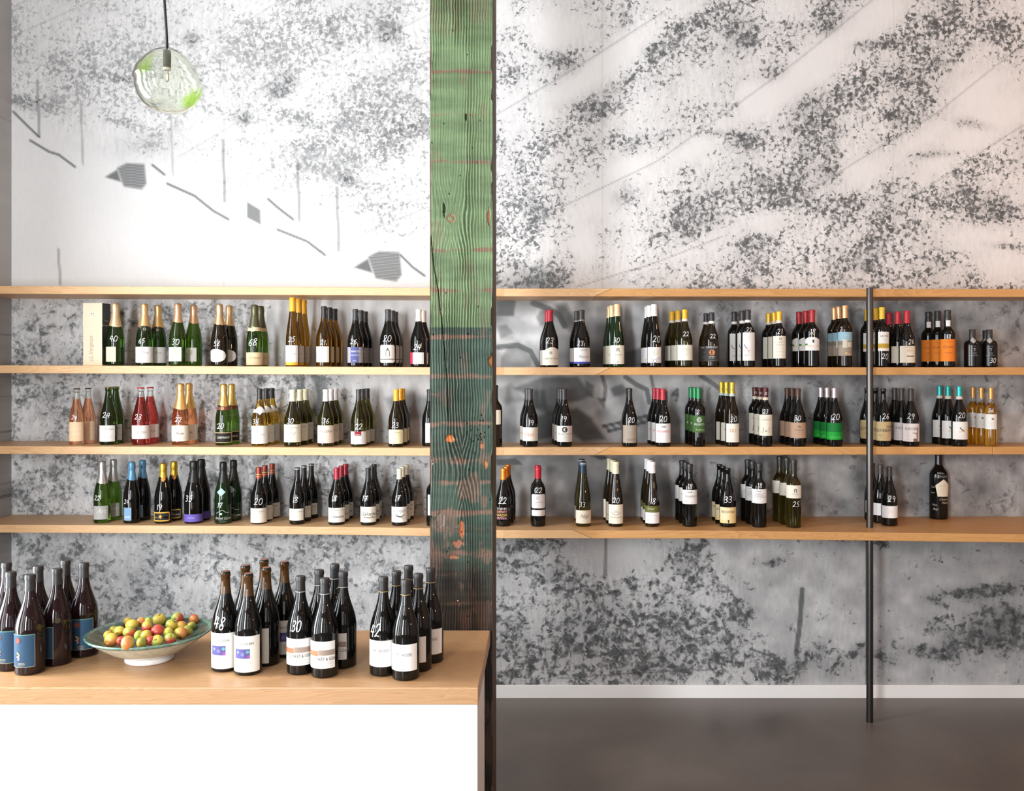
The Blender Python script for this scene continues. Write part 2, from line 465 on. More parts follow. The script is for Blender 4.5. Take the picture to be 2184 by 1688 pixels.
    for px, py, rx, ry, v in ((1350, 1040, 40, 60, .15), (1120, 1000, 40, 40, .1), (1450, 1060, 60, 40, .25), (1800, 880, 40, 60, .35), (1660, 1000, 80, 50, .1), (1075, 900, 40, 50, .3)):
        over(v * G(px, py, rx, ry))
    # left, behind the bottles: a worker's shape
    over(poly([(662, 800), (690, 800), (702, 835), (710, 870), (690, 900), (668, 880), (676, 840)], 0.5, 4))
    over(poly([(640, 802), (650, 802), (651, 832), (641, 832)], 0.5, 2))
    over(poly([(820, 850), (880, 838), (917, 850), (917, 890), (850, 900)], 0.35, 8))
    over(poly([(5, 1030), (30, 1040), (26, 1110), (-20, 1110)], 0.35, 8))
    lw = (1 - right) * mid * sstep(700, 760, PX) * (1 - sstep(960, 990, PY)); dens -= 0.35 * lw
    lw2 = (1 - right) * mid * sstep(480, 620, PX) * (1 - sstep(790, 800, PY)); dens -= 0.45 * lw2
    # --- large foliage below the shelves on the right
    low = right * sstep(1130, 1150, PY)
    edge = 1700 - 0.62 * (1460 - PY) + 60 * (fbm(PX / 60, PY / 60, 31, 2) - 0.5)
    leafy = 1 - sstep(-40, 30, PX - edge)
    topsand = G(1330, 1190, 80, 40) + G(1300, 1160, 50, 30)
    dens += low * (leafy * (0.88 + 0.7 * (lump - 0.5)) - 0.7 * topsand + (1 - leafy) * (0.44 + 0.3 * (lump - 0.5)))
    big += low * 0.62
    ink = np.where(low > 0.5, 1.0, ink)
    for c in ((1140, 1150, 60, 24, 0), (1190, 1225, 24, 20, 0), (1575, 1300, 32, 34, -50), (1560, 1360, 30, 40, 0), (1450, 1200, 30, 16, 20), (1640, 1200, 36, 9, -5), (1650, 1430, 60, 26, 0), (1730, 1400, 40, 20, -40),
              (1780, 1420, 30, 34, -50), (1830, 1385, 30, 14, -40), (1300, 1400, 120, 30, 0), (1420, 1420, 60, 26, 0), (1090, 1450, 40, 14, 10), (1440, 1330, 60, 50, 0), (1260, 1340, 60, 50, 0), (1080, 1380, 30, 30, 0), (1880, 1400, 50, 12, 20)):
        g = G(*c); dens += 0.55 * g; over(low * 0.12 * g)
    for c in ((2060, 1265, 60, 12, -6), (2130, 1260, 60, 16, -5), (2000, 1285, 26, 7, 22), (2120, 1320, 40, 26, 0), (2080, 1360, 90, 40, -10), (1970, 1390, 60, 14, 10), (2170, 1350, 60, 40, 0), (1990, 1330, 30, 16, -20), (1800, 1150, 40, 10, 0), (1880, 1160, 30, 12, 0)):
        g = G(*c); dens += 0.75 * g; over(low * 0.14 * g)
    over(seg([(1293, 1140), (1290, 1235)], 5, 0.38, 2)); over(seg([(1711, 1258), (1706, 1330), (1698, 1395)], 8, 0.55, 2.5))
    over(seg([(1600, 1385), (1650, 1402), (1672, 1428)], 3, 0.5, 2)); over(seg([(1060, 1435), (1110, 1430)], 2, .3, 2)); over(seg([(1190, 1448), (1300, 1440), (1495, 1428)], 1.5, .35, 2))
    over(low * (1 - leafy) * np.clip(0.19 + 0.10 * sstep(1700, 2100, PX) + 0.4 * (soft - 0.5), 0, 0.55))
    over(low * leafy * 0.10)
    over(mid * (1 - right) * np.clip(0.06 + 0.25 * (soft - 0.5), 0, 0.3))
    return np.clip(dens, 0, 1.0), np.clip(paint, 0, 0.97), np.clip(big, 0, 1), np.clip(ink, 0, 1)

def grid_mesh(name, P, mat, attr=None, attr_name='print_map', smooth=False):
    """P: (rows, cols, 3) array of points; attr: (rows, cols, 4)"""
    r, c = P.shape[:2]
    idx = np.arange(r * c).reshape(r, c)
    q = np.stack([idx[:-1, :-1], idx[:-1, 1:], idx[1:, 1:], idx[1:, :-1]], -1).reshape(-1, 4)
    m = bpy.data.meshes.new(name)
    m.vertices.add(r * c); m.vertices.foreach_set('co', P.reshape(-1).astype(np.float32))
    m.loops.add(q.size); m.loops.foreach_set('vertex_index', q.reshape(-1).astype(np.int32))
    m.polygons.add(len(q)); m.polygons.foreach_set('loop_start', (np.arange(len(q)) * 4).astype(np.int32))
    m.polygons.foreach_set('loop_total', np.full(len(q), 4, np.int32))
    if smooth: m.polygons.foreach_set('use_smooth', np.ones(len(q), bool))
    m.materials.append(mat)
    m.update(calc_edges=True); m.validate()
    if attr is not None:
        a = m.attributes.new(attr_name, 'FLOAT_COLOR', 'POINT')
        a.data.foreach_set('color', attr.reshape(-1).astype(np.float32))
    return m

px_axis = np.concatenate([np.arange(CX + XL * F / WALL, 2200, 3.0), np.linspace(2203, CX + XR * F / WALL, 90)])
py_axis = np.concatenate([np.linspace(CY - (CEIL - EYE) * F / WALL, -8, 30), np.arange(-5, 1492, 3.0), [CY + EYE * F / WALL]])
GX, GY = np.meshgrid(px_axis, py_axis)
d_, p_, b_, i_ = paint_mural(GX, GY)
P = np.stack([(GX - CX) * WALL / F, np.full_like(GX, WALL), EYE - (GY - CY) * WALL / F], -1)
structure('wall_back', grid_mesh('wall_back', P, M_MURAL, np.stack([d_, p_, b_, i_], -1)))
# backing of that wall
structure('wall_back_core', MB().box(XL - 0.15, XR + 0.15, WALL + 0.002, WALL + 0.15, 0, CEIL).mesh('wall_back_core', M_WALL))

holed_wall('y', XL - 0.15, XL, YB, 3.2, LEFT_WINDOWS, M_WALL, 'wall_left')
sy = np.linspace(3.2, WALL, 40); sz = np.linspace(CEIL, 0, 90)
SY, SZ = np.meshgrid(sy, sz)
Pp = np.stack([np.full_like(SY, XL), SY, SZ], -1)
sd = 0.55 + 0.6 * (fbm(SY * 3, SZ * 3, 4) - 0.5) - 0.3 * (SZ > 2.2)
structure('wall_left_mural', grid_mesh('wall_left_mural', Pp, M_MURAL, np.stack([np.clip(sd, 0, 1), 0.25 + 0 * sd, 0.3 + 0 * sd, 0.75 + 0 * sd], -1)))
structure('wall_left_core', MB().box(XL - 0.15, XL - 0.002, 3.2, WALL, 0, CEIL).mesh('wall_left_core', M_WALL))
holed_wall('x', YB - 0.15, YB, XL, XR, BACK_WINDOWS, M_WALL, 'wall_front')
M_FRAME = plain('dark_window_frame', (0.03, 0.03, 0.03), 0.4)
k = 1
for a, b in LEFT_WINDOWS:
    mb = MB()
    for y0, y1, z0, z1 in ((a, a + .05, *WIN_Z), (b - .05, b, *WIN_Z), (a + .05, b - .05, WIN_Z[0], WIN_Z[0] + .05), (a + .05, b - .05, WIN_Z[1] - .05, WIN_Z[1]), (a + .05, b - .05, 2.4, 2.45)):
        mb.box(XL - 0.09, XL - 0.03, y0, y1, z0, z1)
    structure('window_%d' % k, mb.mesh('window', M_FRAME)); k += 1
for a, b in BACK_WINDOWS:
    mb = MB()
    for x0, x1, z0, z1 in ((a, a + .05, *WIN_Z), (b - .05, b, *WIN_Z), (a + .05, b - .05, WIN_Z[0], WIN_Z[0] + .05), (a + .05, b - .05, WIN_Z[1] - .05, WIN_Z[1]), (a + .05, b - .05, 2.4, 2.45)):
        mb.box(x0, x1, YB - 0.09, YB - 0.03, z0, z1)
    structure('window_%d' % k, mb.mesh('window', M_FRAME)); k += 1
bb = structure('baseboard_back', MB().box(XL, XR, WALL - 0.014, WALL, 0, 0.070).mesh('baseboard_back', M_WHITE)); bevel(bb, 0.003)

# ------------------------------------------------------------------ shelves
SHELF_Z = {1: 2.166, 2: 1.769, 3: 1.365, 4: 0.970}
def shelf_z(row, X): return SHELF_Z[row] + 0.010 * min(1.1, max(0.0, (-0.55 - X) / 2.17))
EDGE_UP = ([-2.85, -0.45, -0.2, 2.4, 4.6], [4.684, 4.684, 4.725, 4.765, 4.79])
EDGE_LOW = ([-2.85, -1.4, -0.45, -0.2, 0.78, 2.3, 4.6], [4.695, 4.690, 4.645, 4.592, 4.585, 4.478, 4.40])
def edge_y(row, X):
    e = EDGE_LOW if row == 4 else EDGE_UP
    return float(np.interp(X, *e))
THICK = 0.040
SHELF_DESC = {1: 'empty topmost fir wall shelf running behind the green beam', 2: 'fir wall shelf at eye level carrying the upper row of bottles',
              3: 'fir wall shelf carrying the middle row of bottles', 4: 'lowest and deepest fir wall shelf, right half jutting forward'}
M_SHELF2 = wood_mat('shelf_fir_amber', (0.64, 0.35, 0.13), (0.42, 0.185, 0.055), (0.5, 7, 7), 0.8)
for row in (1, 2, 3, 4):
    root = empty('wall_shelf', (0, WALL, SHELF_Z[row]))
    tag(root, SHELF_DESC[row], 'shelf', 'fir wall shelves')
    if row == 4:
        cuts = [(XL + 0.004, XL + 0.004), (wx(1222, 4.59), wx(1263, 4.59)), (XR - 0.004, XR - 0.004)]
    else:
        j = {1: (1306, 1268), 2: (1305, 1271), 3: (1302, 1268)}[row]
        cuts = [(XL + 0.004, XL + 0.004), (wx(j[0], 4.735), wx(j[1], 4.735))]
        if row == 3: cuts.append((wx(2118, 4.76), wx(2118, 4.76)))
        cuts.append((XR - 0.004, XR - 0.004))
    e = EDGE_LOW if row == 4 else EDGE_UP
    for bi, (c0, c1) in enumerate(zip(cuts[:-1], cuts[1:])):
        g = 0.0008
        st = [(c0[0] + g, c0[1] + g)] + [(x, x) for x in e[0] if max(c0) + 0.02 < x < min(c1) - 0.02] + [(c1[0] - g, c1[1] - g)]
        mb = MB()
        for xt, xb in st:
            zt = shelf_z(row, xt); zb = shelf_z(row, xb) - THICK
            mb.v += [(xt, edge_y(row, xt), zt), (xt, WALL - 0.001, zt), (xb, WALL - 0.001, zb), (xb, edge_y(row, xb), zb)]
        for i in range(len(st) - 1):
            a, b = i * 4, i * 4 + 4
            mb.f += [(a, b, b + 1, a + 1), (a + 1, b + 1, b + 2, a + 2), (a + 2, b + 2, b + 3, a + 3), (a + 3, b + 3, b, a)]
        mb.f += [(0, 1, 2, 3), tuple(len(mb.v) - 4 + i for i in (3, 2, 1, 0))]
        o = obj('board', mb.mesh('board', M_SHELF if bi == 0 else M_SHELF2), root)
        o.location = (0, -WALL, -SHELF_Z[row])
        bevel(o, 0.0025)

# steel post on the right, standing on the floor and rising through the shelves
M_STEEL = plain('dark_steel', (0.10, 0.096, 0.092), 0.32, 1.0)
PX_, PY_ = wx(1855, 4.675), 4.675
post = empty('steel_post', (PX_, PY_, 0))
tag(post, 'tall dark steel post holding the fir shelves on the right', 'post')
obj('tube', auto_smooth(MB().lathe([(0, 0), (0.0162, 0), (0.0168, 0.004), (0.0168, 2.160), (0.0160, 2.1645), (0, 2.1645)], 28).mesh('tube', M_STEEL)), post)
bar = obj('wall_upright', MB().box(-0.012, 0.012, -0.010, 0.0, 0.072, 0.90).mesh('wall_upright', M_STEEL), loc=(wx(1851, WALL), WALL - 0.001, 0))
tag(bar, 'slim steel upright fixed to the mural behind the post', 'bar')

# ------------------------------------------------------------------ green timber column
def timber_mat():
    m, nt, b = principled('distressed_timber'); n = N(nt)
    at = n.new('ShaderNodeAttribute', attribute_name='wear')
    tc = n.new('ShaderNodeTexCoord').outputs['Object']
    f = n.noise(n.mapping(tc, (60, 60, 4)), 4.0, 4, 0.6)
    g = n.noise(tc, 60, 4, 0.6)
    k_ = n.math('ADD', 0.62, n.math('ADD', n.math('MULTIPLY', f, 0.45), n.math('MULTIPLY', g, 0.30)))
    cmb = n.new('ShaderNodeCombineColor')
    for i in range(3): n.link(k_, cmb.inputs[i])
    n.link(n.mix(1.0, at.outputs['Color'], cmb.outputs[0], 'MULTIPLY'), b.inputs['Base Color'])
    b.inputs['Roughness'].default_value = 0.58
    b.inputs['Specular IOR Level'].default_value = 0.35
    n.link(n.bump(f, 0.25, 0.002), b.inputs['Normal'])
    return m
M_TIMBER = timber_mat()
CYF = 3.288                                   # front face of the column
CX0, CX1, CDEP = wx(917, CYF), wx(1050, CYF), 0.27
col_root = empty('timber_column', ((CX0 + CX1) / 2, CYF + CDEP / 2, 0))
tag(col_root, 'rough green painted timber column rising to the ceiling', 'column')
W = CX1 - CX0
nx, nz = 130, 1180
us = np.linspace(0, 1, nx); zs = np.linspace(0, CEIL, nz)
zz = np.concatenate([np.linspace(0, 0.75, 80)[:-1], np.linspace(0.75, 3.10, 1150), np.linspace(3.10, CEIL, 60)[1:]])
UU, ZZ = np.meshgrid(us, zz)
XX = UU * W
PYC = CY - (ZZ - EYE) * F / CYF               # print-height coordinate down the face
warp = 0.016 * (fbm(XX * 9, ZZ * 3.2, 40, 3) - 0.5) + 0.007 * (fbm(XX * 26, ZZ * 17, 44, 3) - 0.5) + 0.02 * (fbm(XX * 3 + 4, ZZ * 0.8, 41, 2) - 0.5)
kx, kz = W * 0.33, wz(466, CYF)
dk = np.hypot((XX - kx), (ZZ - kz) * 0.55)
warp = warp + 0.03 * np.exp(-(dk / 0.05) ** 2) * np.sign(XX - kx) * (1 - np.exp(-(dk / 0.02) ** 2))
kx2, kz2 = W * 0.52, wz(1010, CYF)
dk2 = np.hypot((XX - kx2), (ZZ - kz2) * 0.5)
warp = warp + 0.03 * np.exp(-(dk2 / 0.05) ** 2) * np.sign(XX - kx2)
wv = np.sin((XX + warp) * 2 * math.pi / 0.0095)
gate = sstep(0.42, 0.62, fbm(XX * 14 + 9, ZZ * 1.6, 50, 3)) * np.exp(-((UU - 0.42) / 0.33) ** 2) + 0.15
wv2 = np.sin((XX + 0.3 * warp) * 2 * math.pi / 0.0052)
saw = np.sin(ZZ * 2 * math.pi / 0.030 + 2 * fbm(XX * 6, ZZ * 8, 60, 2)) * 0.5 + (fbm(XX * 3, ZZ * 46, 61, 2) - 0.5) * 1.6
H = 0.0026 * gate * wv + 0.0007 * wv2 + 0.0012 * saw * 0.5
bands = [(153, 5, 1.0), (172, 10, .3), (244, 9, .55), (285, 5, .5), (345, 5, .95), (385, 22, .3), (432, 16, .35), (473, 7, .6), (533, 5, 1.0), (619, 9, .8), (658, 5, .55), (719, 6, 1.0), (760, 10, .4), (803, 9, .8), (843, 6, .6),
         (877, 4, .5), (905, 6, 1.0), (985, 12, .75), (1029, 8, .7), (1064, 10, .45), (1095, 7, 1.0), (1127, 12, .7), (1182, 9, .9), (1224, 8, .6), (1288, 6, .8), (1325, 5, .4), (40, 8, .4), (95, 6, .3), (110, 5, .3)]
n_band = fbm(XX * 22 + 3, ZZ * 60, 70, 3)
n_long = fbm(XX * 10, ZZ * 3, 71, 3)
wear = np.zeros_like(XX)
for y, w_, s_ in bands:
    wear = np.maximum(wear, s_ * np.exp(-((PYC - y + 5 * (fbm(XX * 9, ZZ * 0 + y, 72, 2) - 0.5)) / (1.35 * w_)) ** 2))
wear = 0.9 * sstep(0.50, 0.84, wear * (0.45 + 0.85 * n_band) + 0.30 * (n_long - 0.45))
crest = sstep(0.55, 1.0, wv) * gate
low_t = sstep(690, 1290, PYC)
wear = np.clip(wear + crest * (0.12 + 0.55 * low_t) * sstep(0.45, 0.6, n_long), 0, 1)
wear = np.maximum(wear, 0.7 * sstep(0.60, 0.68, fbm(XX * 16, ZZ * 9, 73, 4)) * (0.35 + 0.65 * low_t))
wear = np.maximum(wear, sstep(0.03, 0.0, UU) * sstep(0.5, 0.6, fbm(XX * 0, ZZ * 7, 74, 3)))
H -= 0.0012 * wear
def C3(c): return np.array(c).reshape(1, 1, 3)
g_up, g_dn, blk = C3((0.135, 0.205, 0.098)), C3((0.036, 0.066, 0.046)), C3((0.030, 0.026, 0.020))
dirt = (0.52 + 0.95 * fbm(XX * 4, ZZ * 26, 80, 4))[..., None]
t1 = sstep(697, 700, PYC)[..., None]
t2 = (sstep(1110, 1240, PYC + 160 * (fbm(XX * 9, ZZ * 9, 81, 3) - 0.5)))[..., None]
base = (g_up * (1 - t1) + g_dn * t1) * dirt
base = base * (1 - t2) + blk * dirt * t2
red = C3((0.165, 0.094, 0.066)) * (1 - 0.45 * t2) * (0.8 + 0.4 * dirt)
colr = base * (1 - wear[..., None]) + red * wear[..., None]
groove_shade = np.clip(sstep(0.35, 1.0, -wv) * gate * 0.55 + 0.24 * sstep(0.2, 1.0, -wv2) * fbm(XX * 20, ZZ * 3, 33, 2), 0, 0.85)[..., None]  # shadow between the grain ridges, painted into the colour
colr = colr * (1 - groove_shade)
def chip(px, py, rx, ry, c, depth, dark=0.0):
    global colr, H
    d = np.hypot((UU * 133 + 917 - px) / rx, (PYC - py) / ry) + 1.6 * (fbm(XX * 110, ZZ * 45, int(px)) - 0.5)
    m_ = sstep(1.05, 0.8, d)
    H = H - depth * m_
    colr = colr * (1 - m_[..., None]) + C3(c) * (0.6 + 0.8 * fbm(XX * 200, ZZ * 20, 5)[..., None]) * m_[..., None]
chip(1043, 460, 5, 16, (0.33, 0.13, 0.08), 0.006); chip(1046, 770, 6, 13, (0.42, 0.16, 0.05), 0.008); chip(962, 937, 10, 8, (0.55, 0.19, 0.06), 0.006)
chip(1027, 951, 4, 7, (0.42, 0.17, 0.07), 0.004); chip(1036, 991, 4, 9, (0.60, 0.24, 0.07), 0.005); chip(938, 1108, 10, 16, (0.16, 0.115, 0.095), 0.003)
chip(985, 1130, 6, 14, (0.42, 0.13, 0.05), 0.003); chip(967, 1189, 16, 4, (0.36, 0.14, 0.07), 0.002); chip(975, 1160, 12, 8, (0.30, 0.12, 0.07), 0.002)
chip(948, 447, 3, 13, (0.02, 0.035, 0.018), 0.008); chip(994, 250, 2, 10, (0.02, 0.03, 0.015), 0.006); chip(977, 1287, 2.5, 5, (0.35, 0.14, 0.06), 0.006)
ring = np.exp(-((np.hypot(UU * 133 + 917 - 962, (PYC - 466)) - 7) / 2.2) ** 2)
colr = colr * (1 - 0.8 * ring[..., None]) + C3((0.28, 0.10, 0.06)) * 0.8 * ring[..., None]; H -= 0.002 * ring
for i in range(46):                             # nail and worm holes
    hx, hy = rng.uniform(920, 1046), rng.uniform(60, 1330)
    if i > 22: hx, hy = rng.normal(1018, 11), rng.normal(935, 28)
    m_ = sstep(1.8, 1.0, np.hypot(UU * 133 + 917 - hx, PYC - hy)); H -= 0.005 * m_; colr = colr * (1 - 0.9 * m_[..., None])
cr_x = np.interp(PYC, [500, 560, 620, 700, 800, 860, 900], [919, 924, 934, 944, 952, 955, 956]) + 2 * (fbm(ZZ * 9, ZZ * 0, 90, 2) - 0.5)
cr = sstep(1.3, 0.4, np.abs(UU * 133 + 917 - cr_x)) * sstep(495, 515, PYC) * (1 - sstep(880, 905, PYC))
H -= 0.009 * cr; colr = colr * (1 - 0.9 * cr[..., None])
# eroded arrises
er = 0.006 * sstep(0.5, 0.8, fbm(ZZ * 14, ZZ * 0 + 1, 91, 4))
XR_ = XX + np.where(UU > 0.97, -er, 0) + np.where(UU < 0.03, 0.3 * er, 0)
Pc = np.stack([XR_ + CX0, CYF - H, ZZ], -1)[::-1]
Pc = Pc - np.array([col_root.location.x, col_root.location.y, 0])
attr = np.concatenate([np.clip(colr, 0, 1), np.ones_like(colr[..., :1])], -1)[::-1]
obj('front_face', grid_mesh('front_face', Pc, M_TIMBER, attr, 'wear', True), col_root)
# other three faces as one sleeve
zz2 = np.linspace(0, CEIL, 420)
path = [(CX1, CYF + 0.0005 + t * CDEP) for t in np.linspace(0, 1, 14)] + [(CX1 - t * W, CYF + CDEP) for t in np.linspace(0, 1, 5)[1:]] + [(CX0, CYF + CDEP - t * (CDEP - 0.0005)) for t in np.linspace(0, 1, 14)[1:]]
path = np.array(path)
SI, S2 = np.meshgrid(np.arange(len(path)), zz2)
ex = np.interp(zz2, zz, er[:, 0])
xs_ = path[SI, 0].astype(float); ys_ = path[SI, 1].astype(float)
nn = fbm(SI * 0.9, S2 * 5, 95, 3)
xs_ = xs_ - np.where(SI == 0, ex[:, None] + 0.001, 0) - np.where((SI > 0) & (SI < 13), 0.006 * sstep(0.45, 0.8, nn), 0)
sl = np.stack([xs_, ys_, S2], -1)[::-1] - np.array([col_root.location.x, col_root.location.y, 0])
stain = fbm(SI * 0.4, S2 * 2.2, 96, 3)[..., None]
scol = C3((0.080, 0.050, 0.030)) * (0.6 + 0.9 * stain) + C3((0.10, 0.03, 0.0)) * sstep(0.55, 0.7, fbm(SI * 0.5 + 7, S2 * 1.7, 97, 3))[..., None] * (S2 < 1.0)[..., None]
scol = scol * 0.8 + 0.2 * C3((0.05, 0.10, 0.05)) * (S2 > 1.0)[..., None]
obj('side_faces', grid_mesh('side_faces', sl, M_TIMBER, np.concatenate([scol, np.ones_like(scol[..., :1])], -1)[::-1], 'wear', True), col_root)
M_NAIL = plain('nail_steel', (0.5, 0.5, 0.48), 0.35, 1.0)
for px, py in ((924, 990), (977, 1282)):
    o = obj('nail', MB().lathe([(0, -0.003), (0.0028, -0.003), (0.0030, 0.0008), (0.002, 0.0022), (0, 0.0026)], 12).mesh('nail', M_NAIL, True), col_root)
    o.location = (wx(px, CYF) - col_root.location.x, CYF - col_root.location.y - 0.001, wz(py, CYF)); o.rotation_euler = (math.pi / 2, 0, 0)

# ------------------------------------------------------------------ counter
CF, CB_, CTOP = 2.690, 3.280, EYE - 0.915
CXR = -0.188; CXL = -2.45
ctr = empty('serving_counter', ((CXL + CXR) / 2, 2.9, 0))
tag(ctr, 'white serving counter with a thick fir top beside the column', 'counter')
off = np.array([-ctr.location.x, -ctr.location.y, 0])
tp = obj('countertop', MB().box(CXL, CXR, CF, CB_, CTOP - 0.050, CTOP).mesh('countertop', M_COUNTER), ctr); tp.location = off; bevel(tp, 0.003)
bd = obj('cabinet_body', MB().box(CXL, CXR - 0.003, CF + 0.012, 3.02, 0.0, CTOP - 0.0505).mesh('cabinet_body', M_WHITE), ctr); bd.location = off; bevel(bd, 0.002)

# ------------------------------------------------------------------ bottles
def glass(name, color, trans, rough=0.03, ior=1.45, level=None, clear=(0.93, 0.97, 0.95), spec=0.5):
    key = 'glass_' + name
    if key in MATS: return MATS[key]
    m, nt, b = principled(key); n = N(nt)
    tc = n.new('ShaderNodeTexCoord').outputs['Object']
    if level:
        sp = n.new('ShaderNodeSeparateXYZ'); n.link(tc, sp.inputs[0])
        t = n.math('GREATER_THAN', sp.outputs[2], level)
        n.link(n.mix(t, color, clear), b.inputs['Base Color'])
    else:
        f = n.noise(tc, 14, 2)
        n.link(n.ramp(f, [(0.35, tuple(c * 0.92 for c in color)), (0.65, color)]), b.inputs['Base Color'])
    b.inputs['Roughness'].default_value = rough
    b.inputs['IOR'].default_value = ior
    b.inputs['Transmission Weight'].default_value = trans
    b.inputs['Specular IOR Level'].default_value = spec
    MATS[key] = m
    return m
GLASS = {
    'black': lambda: glass('black', (0.004, 0.004, 0.0035), 0.0),
    'darkgreen': lambda: glass('darkgreen', (0.006, 0.020, 0.006), 0.0),
    'brownblack': lambda: glass('brownblack', (0.012, 0.007, 0.003), 0.0),
    'plum': lambda: glass('plum', (0.012, 0.005, 0.006), 0.0),
    'green': lambda: glass('green', (0.075, 0.165, 0.014), 0.92),
    'deepgreen': lambda: glass('deepgreen', (0.030, 0.080, 0.010), 0.9),
    'olive': lambda: glass('olive', (0.10, 0.085, 0.010), 0.9),
    'amber': lambda: glass('amber', (0.26, 0.115, 0.010), 0.92),
    'chablis': lambda: glass('chablis', (0.50, 0.28, 0.020), 0.94),
    'rose': lambda: glass('rose', (0.93, 0.44, 0.24), 0.96, level=0.232),
    'redrose': lambda: glass('redrose', (0.62, 0.060, 0.050), 0.95, level=0.243),
    'orange': lambda: glass('orange', (0.92, 0.34, 0.13), 0.96),
    'gold': lambda: glass('gold', (0.90, 0.50, 0.055), 0.96, level=0.218),
}
def paper(c, rough=0.65):
    return plain('paper_%d_%d_%d' % tuple(int(x * 255) for x in c), c, rough, spec=0.3)
def foil(c, metal=0.0, rough=0.38):
    return plain('foil_%d_%d_%d_%d' % (*[int(x * 255) for x in c], int(metal * 10)), c, rough, metal)
M_CHALK = plain('white_paint_pen', (0.92, 0.92, 0.92), 0.6)
M_INK = plain('label_ink', (0.05, 0.05, 0.05), 0.7)
M_GREYINK = plain('label_grey_ink', (0.30, 0.29, 0.28), 0.7)

PROF = {
    'burgundy': [(.000, .90), (.010, .985), (.022, 1.0), (.42, 1.0), (.48, .975), (.54, .90), (.60, .775), (.66, .63), (.72, .50), (.78, .40), (.84, .35), (.90, .328), (.948, .32), (.950, .355), (.982, .355), (1.0, .32)],
    'bordeaux': [(.000, .90), (.010, .985), (.022, 1.0), (.58, 1.0), (.62, .985), (.655, .93), (.685, .82), (.71, .67), (.735, .53), (.76, .445), (.80, .405), (.90, .39), (.952, .385), (.954, .43), (.982, .43), (1.0, .39)],
    'champagne': [(.000, .92), (.012, .985), (.026, 1.0), (.38, 1.0), (.45, .975), (.52, .91), (.59, .80), (.66, .675), (.73, .555), (.80, .455), (.86, .39), (.92, .345), (.940, .34), (.942, .40), (.965, .40), (1.0, .36)],
    'hock': [(.000, .92), (.010, .985), (.022, 1.0), (.36, 1.0), (.43, .965), (.50, .895), (.58, .785), (.66, .665), (.74, .555), (.82, .475), (.90, .43), (.950, .415), (.952, .46), (.982, .46), (1.0, .42)],
    'port': [(.000, .92), (.010, .985), (.022, 1.0), (.55, 1.0), (.59, .98), (.62, .92), (.65, .78), (.675, .60), (.70, .50), (.74, .455), (.79, .475), (.86, .46), (.93, .40), (.95, .40), (.952, .44), (.982, .44), (1.0, .40)],
    'squat': [(.000, .95), (.015, .99), (.03, 1.0), (.54, 1.0), (.60, .985), (.65, .92), (.69, .78), (.715, .58), (.74, .42), (.76, .345), (.80, .335), (.998, .335), (1.0, .33)],
}
def profile(kind, Hh, R):
    p = PROF[kind]
    z = [a for a, _ in p]; r = [b for _, b in p]
    out = []
    for i in range(len(p) - 1):
        z0, z1, r0, r1 = z[i], z[i + 1], r[i], r[i + 1]
        smooth_ok = 2 <= i < len(p) - 5
        n = 3 if smooth_ok else 1
        for k in range(n):
            t = k / n
            if smooth_ok:
                def tang(j):
                    if j <= 2 or j >= len(p) - 5: return 0.0 if j <= 2 else (r[j] - r[j - 1]) / (z[j] - z[j - 1])
                    s0 = (r[j] - r[j - 1]) / (z[j] - z[j - 1]); s1 = (r[j + 1] - r[j]) / (z[j + 1] - z[j])
                    return 0.0 if s0 * s1 <= 0 else 0.5 * (s0 + s1)
                h = z1 - z0; m0, m1 = tang(i) * h, tang(i + 1) * h
                rr = (2*t**3 - 3*t*t + 1) * r0 + (t**3 - 2*t*t + t) * m0 + (-2*t**3 + 3*t*t) * r1 + (t**3 - t*t) * m1
            else: rr = r0
            out.append(((z0 + t * (z1 - z0)) * Hh, rr * R))
    out.append((Hh, r[-1] * R))
    return out
def rfun(prof):
    za = np.array([a for a, _ in prof]); ra = np.array([b for _, b in prof])
    return lambda z: float(np.interp(z, za, ra))

